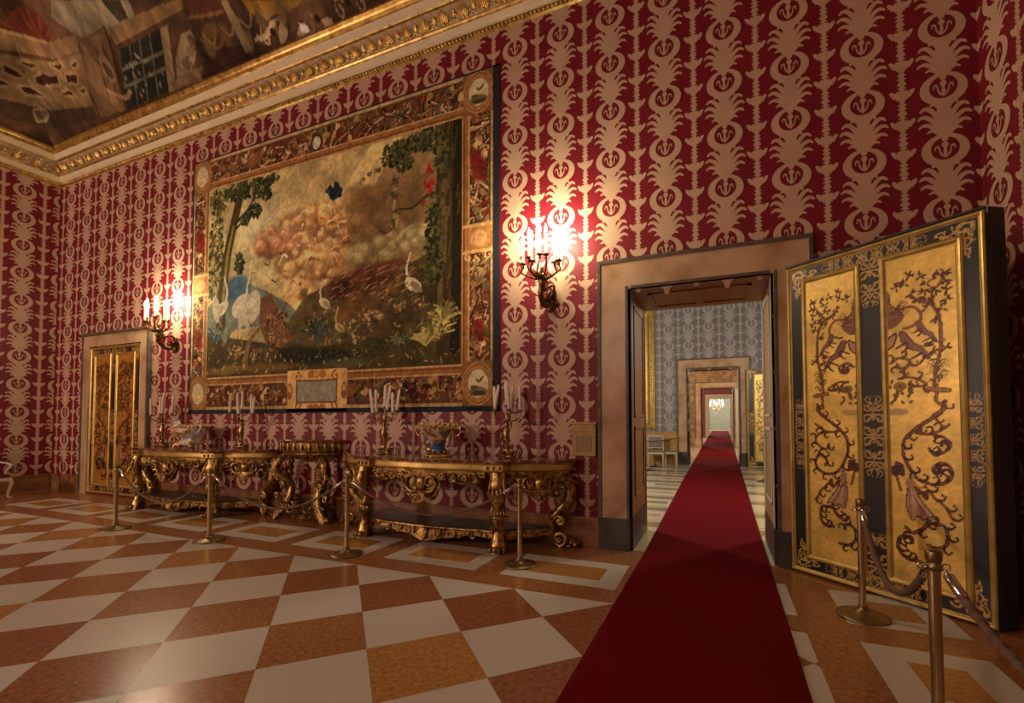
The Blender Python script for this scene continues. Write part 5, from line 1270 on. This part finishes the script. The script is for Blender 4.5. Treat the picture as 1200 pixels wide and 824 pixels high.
def ornament(c, x, y, w, h, col=(190, 152, 84)):
    """symmetrical strapwork drawn in gold on the lacquer"""
    v = h > w; S, L = (w, h) if v else (h, w)
    P = lambda a, b: (x + a, y + b) if v else (x + b, y + a)     # a across, b along
    n = max(2, int(round(L / (S * .52)))); lw = max(.009, S * .075)
    for k in range(n):
        b = ((k + .5) / n - .5) * L; r = S * .25 * (.65 + .35 * math.cos(PI * ((k + .5) / n - .5)))
        tw = 1 if k % 2 else -1
        for sg in (-1, 1):
            c.line([P(sg * (S * .23 + p), b + tw * q) for p, q in spiral((0, 0), r, r * .15, -2.6, 4.4, 16)], lw, col, 1, .6)
            c.line([P(sg * S * .02, b - tw * r), P(sg * S * .16, b), P(sg * S * .42, b + tw * r * .9), P(sg * S * .50, b + tw * r * 1.7)], lw * .8, col, 1, .4)
            c.ell(*P(sg * S * .40, b - tw * r * .6), S * .06, S * .045, col, 1, k)
        c.ell(*P(0, b), S * .07, S * .07, col); c.ell(*P(0, b), S * .03, S * .03, (120, 60, 30))
    for k in (-1, 1):
        for b in (-.36, -.16, .16, .36): c.line([P(b * S * .3, k * L * .46), P(b * S * .9, k * L * .52), P(b * S * .5, k * L * .58)], lw * .8, col, 1, .4)
def corner_orn(c, x, y, sx, sy, lx, ly, t):
    col = (204, 164, 88)
    for along, L in ((0, lx), (1, ly)):
        n = max(3, int(L / (t * .62))); prev = None
        for k in range(n):
            a = (k + .7) / n * L; r = t * .40 * (1 - .55 * k / n); tw = 1 if k % 2 else -1
            cx, cy = (x + sx * a, y + sy * t * .5) if not along else (x + sx * t * .5, y + sy * a)
            c.line([(cx + p * sx, cy + q * sy * tw) for p, q in spiral((0, 0), r, r * .15, .5, 6.6, 16)], t * .085, col, 1, .6)
            for g in (0, 1, 2): c.ell(cx + sx * r * .9 * math.cos(g * 2 + k), cy + sy * r * .9 * math.sin(g * 2 + k), t * .10, t * .05, col, 1, g * 2 + k)
            if prev: c.line([prev, ((prev[0] + cx) / 2 + sx * t * .1, (prev[1] + cy) / 2 + sy * t * .1), (cx, cy)], t * .07, col)
            prev = (cx, cy)
def molding(m, x0, x1, z0, z1, w, d, y=0.0, slot=0):
    rr = []
    for a, e in ((0, 0), (.1, d * .7), (.35, d), (.6, d * .8), (.8, d * .35), (1, d * .1)):
        q = a * w; rr.append([(x0 + q, y - e, z0 + q), (x1 - q, y - e, z0 + q), (x1 - q, y - e, z1 - q), (x0 + q, y - e, z1 - q)])
    m.loft(rr, slot, False, True, False)
def painted_leaf(t, W, H, z0, panels, pz0, pz1, thick, res, edge=.045, gold=(232, 196, 98), lacquer=(30, 34, 28), rich=True):
    """a painted door leaf in the x-z plane of t, its face towards -y"""
    m = MB(); m.box(0, W, 0, thick, z0, z0 + H); m.build('leaf_board', M['wood_black'], t)
    c = Canvas(edge * .6, W - edge * .6, z0 + edge * .6, z0 + H - edge * .6, res, lacquer); c.noise(.5, .2, 3)
    z1 = z0 + H
    st = panels[0][0] - edge
    xs = [edge + st * .5] + [(panels[i][1] + panels[i + 1][0]) / 2 for i in range(len(panels) - 1)] + [W - edge - (W - edge - panels[-1][1]) * .5]
    for i, x in enumerate(xs):
        wd = st if i in (0, len(xs) - 1) else panels[i][0] - panels[i - 1][1]
        ornament(c, x, z0 + H * .445, wd * .8, H * .20)
        if 0 < i < len(xs) - 1:
            ornament(c, x, z1 - .10 - H * .075, wd * .8, H * .13); ornament(c, x, z0 + .10 + H * .07, wd * .9, H * .12)
            ornament(c, x, z1 - (z1 - pz1) * .5, wd * 3.0, (z1 - pz1 - edge) * .8); ornament(c, x, z0 + (pz0 - z0) * .55, wd * 3.2, (pz0 - z0 - edge) * .8)
    tt = min(st, z1 - pz1 - edge)
    for sx, x in ((1, edge), (-1, W - edge)):
        corner_orn(c, x, z1 - edge, sx, -1, W * .16, H * .09, tt); corner_orn(c, x, z0 + edge, sx, 1, W * .14, H * .085, tt)
    c.mesh('lacquer_frame', lambda x, y: np.stack([x, 0 * x - .002, y], 1), M['green_panel'], t)
    m = MB(); molding(m, 0, W, z0, z1, edge, .022); m.build('edge_molding', M['gilt_paint'], t)
    for i, (a, b) in enumerate(panels):
        c = Canvas(a + .01, b - .01, pz0 + .01, pz1 - .01, res, gold); c.noise(.25, .10, 7 + i); c.noise(.03, .06, 17 + i)
        flip = i % 2 == 0
        s0, s1 = .945, 1.454
        fu = (lambda s: b - (s - s0) / (s1 - s0) * (b - a)) if flip else (lambda s: a + (s - s0) / (s1 - s0) * (b - a))
        fv = lambda z: pz0 + (z - .172) / (3.05 - .172) * (pz1 - pz0)
        arabesque(c, fu, fv, (b - a) / .509 if rich else 1.3 * (b - a) / .509)
        pn = c.mesh('gold_panel', lambda x, y: np.stack([x, 0 * x - .006, y], 1), M['gold_panel'], t)
        m = MB(); molding(m, a - .045, b + .045, pz0 - .045, pz1 + .045, .055, .024); m.build('panel_molding', M['gilt_paint'], t)
# ---- the tall leaf standing open to the right of the doorway
lk = .985
Hx, Hy = .700 * lk, -5.6703 + (5.6703 + .013) * lk
Ex, Ey = 1.937 * lk, -5.6703 + (5.6703 - 1.064) * lk
ang = math.atan2(Ey - Hy, Ex - Hx); W = math.hypot(Ex - Hx, Ey - Hy)
zz = lambda z: 1.6 + (z - 1.6) * lk
t = thing('door_leaf', 'tall open door leaf with two gold painted panels in a dark green frame', 'door', (Hx, Hy, 0), ang)
sk = lambda s: s * lk
painted_leaf(t, W, zz(3.235) - .015, .015, [(sk(.205), sk(.69)), (sk(.945), sk(1.46))], zz(.185), zz(3.035), .09, .0075)
m = MB(); m.box(0, W + .002, -.024, .095, zz(3.235), zz(3.235) + .022, 0, .004); m.build('top_cap', M['wood_black'], t)
# folded narrow flap along its free edge
m = MB()
fl = [np.array((W + .002, -.008, 0)), np.array((W + .026, .03, 0)), np.array((W + .062, .145, 0)), np.array((W + .03, .15, 0)), np.array((W + .002, .09, 0))]
m.loft([[tuple(p + np.array((0, 0, z))) for p in fl] for z in (.02, zz(3.25))], 0, False); m.build('edge_flap', M['wood_black'], t)
m = MB()
for z in (.35, 1.6, 2.9): m.lathe([(.001, -.06), (.014, -.055), (.014, .055), (.001, .06)], (-.012, .035, z), 10)
m.build('hinge', M['brass_dark'], t)
m = MB(); m.box(W - .001, W + .012, .0, .03, zz(3.20), zz(3.27)); m.build('top_hook', M['chrome'], t)
# ---- its twin at the next doorway
t = thing('door_leaf', 'far open door leaf with one gold painted panel in view, in the next room', 'door', (.83, Y2 - .24, .02), math.radians(-22))
painted_leaf(t, 1.55, 3.22, 0, [(.24, .70), (.90, 1.36)], .22, 3.02, .08, .02)
t = thing('door_leaf', 'plain white door leaf standing open at the third doorway of the enfilade', 'door', (.78, Y3 - .3, .02), math.radians(-28))
m = MB(); m.box(0, 1.4, 0, .07, 0, 3.25); m.build('leaf_board', M['white_paint'], t)
m = MB(); molding(m, .1, .65, .2, 3.05, .05, .02); molding(m, .75, 1.3, .2, 3.05, .05, .02); m.build('panel_molding', M['plaster'], t)
# ---- the small closed door at the far left
t = thing('door_2', None, None, (-13.10, -.004, 0)); struct(t)
mb = MB(); w = .26
for q in ((0, w, 0, 3.46), (2.40 - w, 2.40, 0, 3.46), (w, 2.40 - w, 3.20, 3.46)): mb.box(q[0], q[1], -.06, 0, q[2], q[3])
mb.box(-.05, 2.45, -.10, 0, 3.44, 3.50, 1, .008); mb.box(-.02, .03, -.075, 0, 0, 3.44, 1); mb.box(2.37, 2.42, -.075, 0, 0, 3.44, 1)
mb.build('casing', [M['marble_peach'], M['marble_edge']], t)
lf = thing('leaf', None, None); lf.parent = t; lf.location = (.27, -.03, 0)
painted_leaf(lf, 1.86, 3.15, .03, [(.20, .76), (1.02, 1.62)], .23, 2.98, .03, .02, lacquer=(56, 30, 14), gold=(190, 132, 48), rich=False)

# ================================================================== SMALL THINGS
m = MB(); m.box(-.155, .155, -.05, 0, 0, .42, 0, .008); m.box(-.165, .165, -.06, 0, .40, .43, 0, .004); m.box(-.165, .165, -.06, 0, .31, .33, 0, .004)
t = thing('wall_box', 'small ochre wooden box fixed low on the red wall beside the doorway', 'wall box', (-1.60, -.003, 1.13))
m.build('casing', M['wood_ochre'], t)
m = MB(); m.box(-.10, .10, -.058, -.048, .06, .25, 0, .004); m.build('panel', M['wood_tan'], t)

def make_armchair(label, loc, rz, wood, cloth, group=None):
    t = thing('armchair', label, 'chair', loc, rz, group)       # faces -y
    m = MB(); m.loft([[(x * k, y * k - .02, z) for x, y in ((-.30, .24), (.30, .24), (.35, -.28), (.2, -.32), (0, -.33), (-.2, -.32), (-.35, -.28))] for k, z in ((1, .36), (1.02, .40), (1, .43))], 0, False)
    m.blob((0, -.335, .385), (.06, .02, .03)); m.build('seat_rail', wood, t)
    m = MB(); m.loft([[(x * k, y * k - .02, z) for x, y in ((-.28, .22), (.28, .22), (.33, -.26), (.18, -.30), (0, -.31), (-.18, -.30), (-.33, -.26))] for k, z in ((1, .43), (1.0, .47), (.9, .50), (.6, .515))], 0, True); m.build('seat_cushion', cloth, t)
    for sx in (-1, 1):
        for sy in (-1, 1):
            m = MB(); x, y = sx * (.31 if sy < 0 else .27), (-.27 if sy < 0 else .19)
            P = smooth_path([(x, y, .40), (x + sx * .035, y + sy * .03, .33), (x + sx * .01, y + sy * .01, .18), (x - sx * .005, y, .06), (x + sx * .025, y + sy * .025, .018)], 5)
            m.tube(P, np.linspace(.036, .018, len(P)), 8); m.blob((x + sx * .03, y + sy * .03, .022), (.026, .026, .022)); m.blob((x + sx * .03, y + sy * .03, .34), (.03, .03, .03)); m.build('leg', wood, t)
    m = MB(); ov = [(.30 * math.cos(a), .235 + .10 * (z := .30 * math.sin(a) + .30) * .6, .48 + z * 1.0) for a in np.linspace(0, 2 * PI, 33)]
    m.tube(ov, .026, 8, caps=False)
    m.tube([(-.2, .22, .40), (-.2, .235, .56)], .022, 6); m.tube([(.2, .22, .40), (.2, .235, .56)], .022, 6)
    for k in range(5): m.leaf((0, .28, 1.07), ((k - 2) * .5, 0, .7), (0, -1, 0), .09, .018, .2)
    m.build('back_frame', wood, t)
    m = MB(); loops = []
    for q, dy in ((.27, 0), (.24, -.03), (.12, -.045)):
        loops.append([(q * math.cos(a), .235 + .06 * (q * math.sin(a) + .30) + dy, .78 + q * math.sin(a)) for a in np.linspace(0, 2 * PI, 25)[:-1]])
    m.loft(loops, 0, True); m.build('back_cushion', cloth, t)
    for sx in (-1, 1):
        m = MB(); P = smooth_path([(sx * .28, .24, .74), (sx * .34, .12, .72), (sx * .38, -.06, .70), (sx * .385, -.14, .66), (sx * .36, -.13, .61), (sx * .35, -.05, .53), (sx * .33, -.08, .44)], 5)
        m.tube(P, .021, 7); m.blob((sx * .385, -.15, .665), .032); m.build('arm', wood, t)
    return t
make_armchair('gilded armchair partly in view against the red wall at the left edge of the photo', (-13.66, -1.36, .0015), PI / 2, M['white_paint'], M['fabric_red'])

t = thing('side_chair', 'white and gilt chair with a square padded back, seen through the doorway', 'chair', (-2.07, 10.55, .0015), .12)
m = MB(); m.box(-.27, .27, -.26, .24, .40, .46, 0, .01); m.build('seat_rail', M['white_paint'], t)
m = MB(); m.box(-.25, .25, -.24, .20, .46, .53, 0, .025); m.build('seat_cushion', M['fabric_grey'], t)
for x in (-.24, .24):
    for y in (-.23, .21):
        m = MB(); m.lathe([(.012, 0), (.018, .03), (.028, .34), (.032, .37), (.026, .40), (.03, .42)], (x, y, 0), 10); m.build('leg', M['white_paint'], t)
m = MB(); m.box(-.28, -.23, .20, .25, .42, 1.02, 0, .008); m.box(.23, .28, .20, .25, .42, 1.02, 0, .008); m.box(-.28, .28, .20, .25, .97, 1.04, 0, .008); m.box(-.25, .25, .205, .245, .58, .62, 0, .006)
for k in range(7): m.blob((-.18 + .06 * k, .21, 1.01), (.026, .02, .02), 6, 5, 1)
m.build('back_frame', [M['white_paint'], M['gilt']], t)
m = MB(); m.box(-.235, .235, .20, .24, .62, .975, 0, .015); m.build('back_cushion', M['fabric_grey'], t)
t = thing('bench', 'low white and gilt bench beside the chair, seen through the doorway', 'bench', (-1.58, 10.75, .0015), 0)
m = MB(); m.box(-.21, .21, -.2, .2, .40, .46, 0, .01); m.build('seat_rail', M['white_paint'], t)
m = MB(); m.box(-.20, .20, -.19, .19, .46, .50, 0, .015); m.build('seat_cushion', M['fabric_grey'], t)
for x in (-.18, .18):
    for y in (-.17, .17):
        m = MB(); m.lathe([(.012, 0), (.016, .03), (.024, .36), (.028, .40)], (x, y, 0), 8); m.build('leg', M['white_paint'], t)
make_post('distant brass barrier post in the next room, left of the white chairs', -2.62, 9.9, GP)
make_rope('dark rope slanting across the front of the distant chair', (-2.56, 9.92, .865), (-1.43, 11.17, .93), .06, .016, GR)

# distant lit chandelier at the end of the rooms
t = thing('chandelier', 'bright distant chandelier glowing at the very end of the enfilade', 'chandelier', (-.45, 62.0, 3.2))
m = MB(); m.tube([(0, 0, 3.8), (0, 0, .2)], .02, 6); m.lathe([(.03, -.5), (.16, -.35), (.06, -.1), (.12, .1), (.03, .5)], n=12); m.build('stem', M['bronze'], t)
for k in range(12):
    a = 2 * PI * k / 12; R = .95 if k % 2 else .7; z = .35 if k % 2 else .75; d = np.array((math.cos(a), math.sin(a), 0))
    m = MB(); m.tube(smooth_path([(0, 0, -.2), d * R * .5 + (0, 0, -.35), d * R + (0, 0, z - .25)], 5), .02, 6); m.lathe([(.02, 0), (.07, .02), (.02, .04)], tuple(d * R + (0, 0, z - .26)), 8); m.build('arm', M['bronze'], t)
    m = MB(); m.lathe([(.02, 0), (.02, .2), (.05, .26), (.045, .36), (.01, .45)], tuple(d * R + (0, 0, z - .22)), 8); m.build('candle_bulb', M['flame'], t)

# ================================================================== LIGHTS AND CAMERA
def lamp(name, loc, e, col=(1, .74, .45), r=.25):
    ld = bpy.data.lights.new(name, 'POINT'); ld.energy = e; ld.color = col; ld.shadow_soft_size = r
    o = bpy.data.objects.new(name, ld); COL.objects.link(o); o.location = loc
for args in ROOM_LAMPS: lamp(*args)
w = bpy.data.worlds.new('World'); scene.world = w; w.use_nodes = True
w.node_tree.nodes['Background'].inputs['Color'].default_value = (.02, .015, .01, 1)
w.node_tree.nodes['Background'].inputs['Strength'].default_value = .3

cam = bpy.data.cameras.new('Camera'); co = bpy.data.objects.new('Camera', cam); COL.objects.link(co)
F_, CX_, CY_ = 537.349, 623.414, 473.507
R_ = np.array([[0.9251268, 0.3796539, -0.0018502], [0.0142174, -0.0297738, 0.9994555], [-0.3793921, 0.9246494, 0.0329423]])
mw = Matrix(((R_[0][0], R_[1][0], -R_[2][0], 0), (R_[0][1], R_[1][1], -R_[2][1], -5.6703), (R_[0][2], R_[1][2], -R_[2][2], 1.6), (0, 0, 0, 1)))
co.matrix_world = mw
cam.sensor_fit = 'HORIZONTAL'; cam.sensor_width = 36; cam.lens = F_ / 1200 * 36
cam.shift_x = (600 - CX_) / 1200; cam.shift_y = (CY_ - 412) / 1200
cam.clip_start = .05; cam.clip_end = 200
scene.camera = co
vs_ = scene.view_settings
vs_.view_transform = 'Standard'; vs_.look = 'None'; vs_.exposure = EXPOSURE; vs_.gamma = 1; vs_.use_curve_mapping = False
scene.cycles.use_denoising = True
scene.cycles.max_bounces = 6; scene.cycles.diffuse_bounces = 3; scene.cycles.glossy_bounces = 3
scene.cycles.sample_clamp_indirect = 4
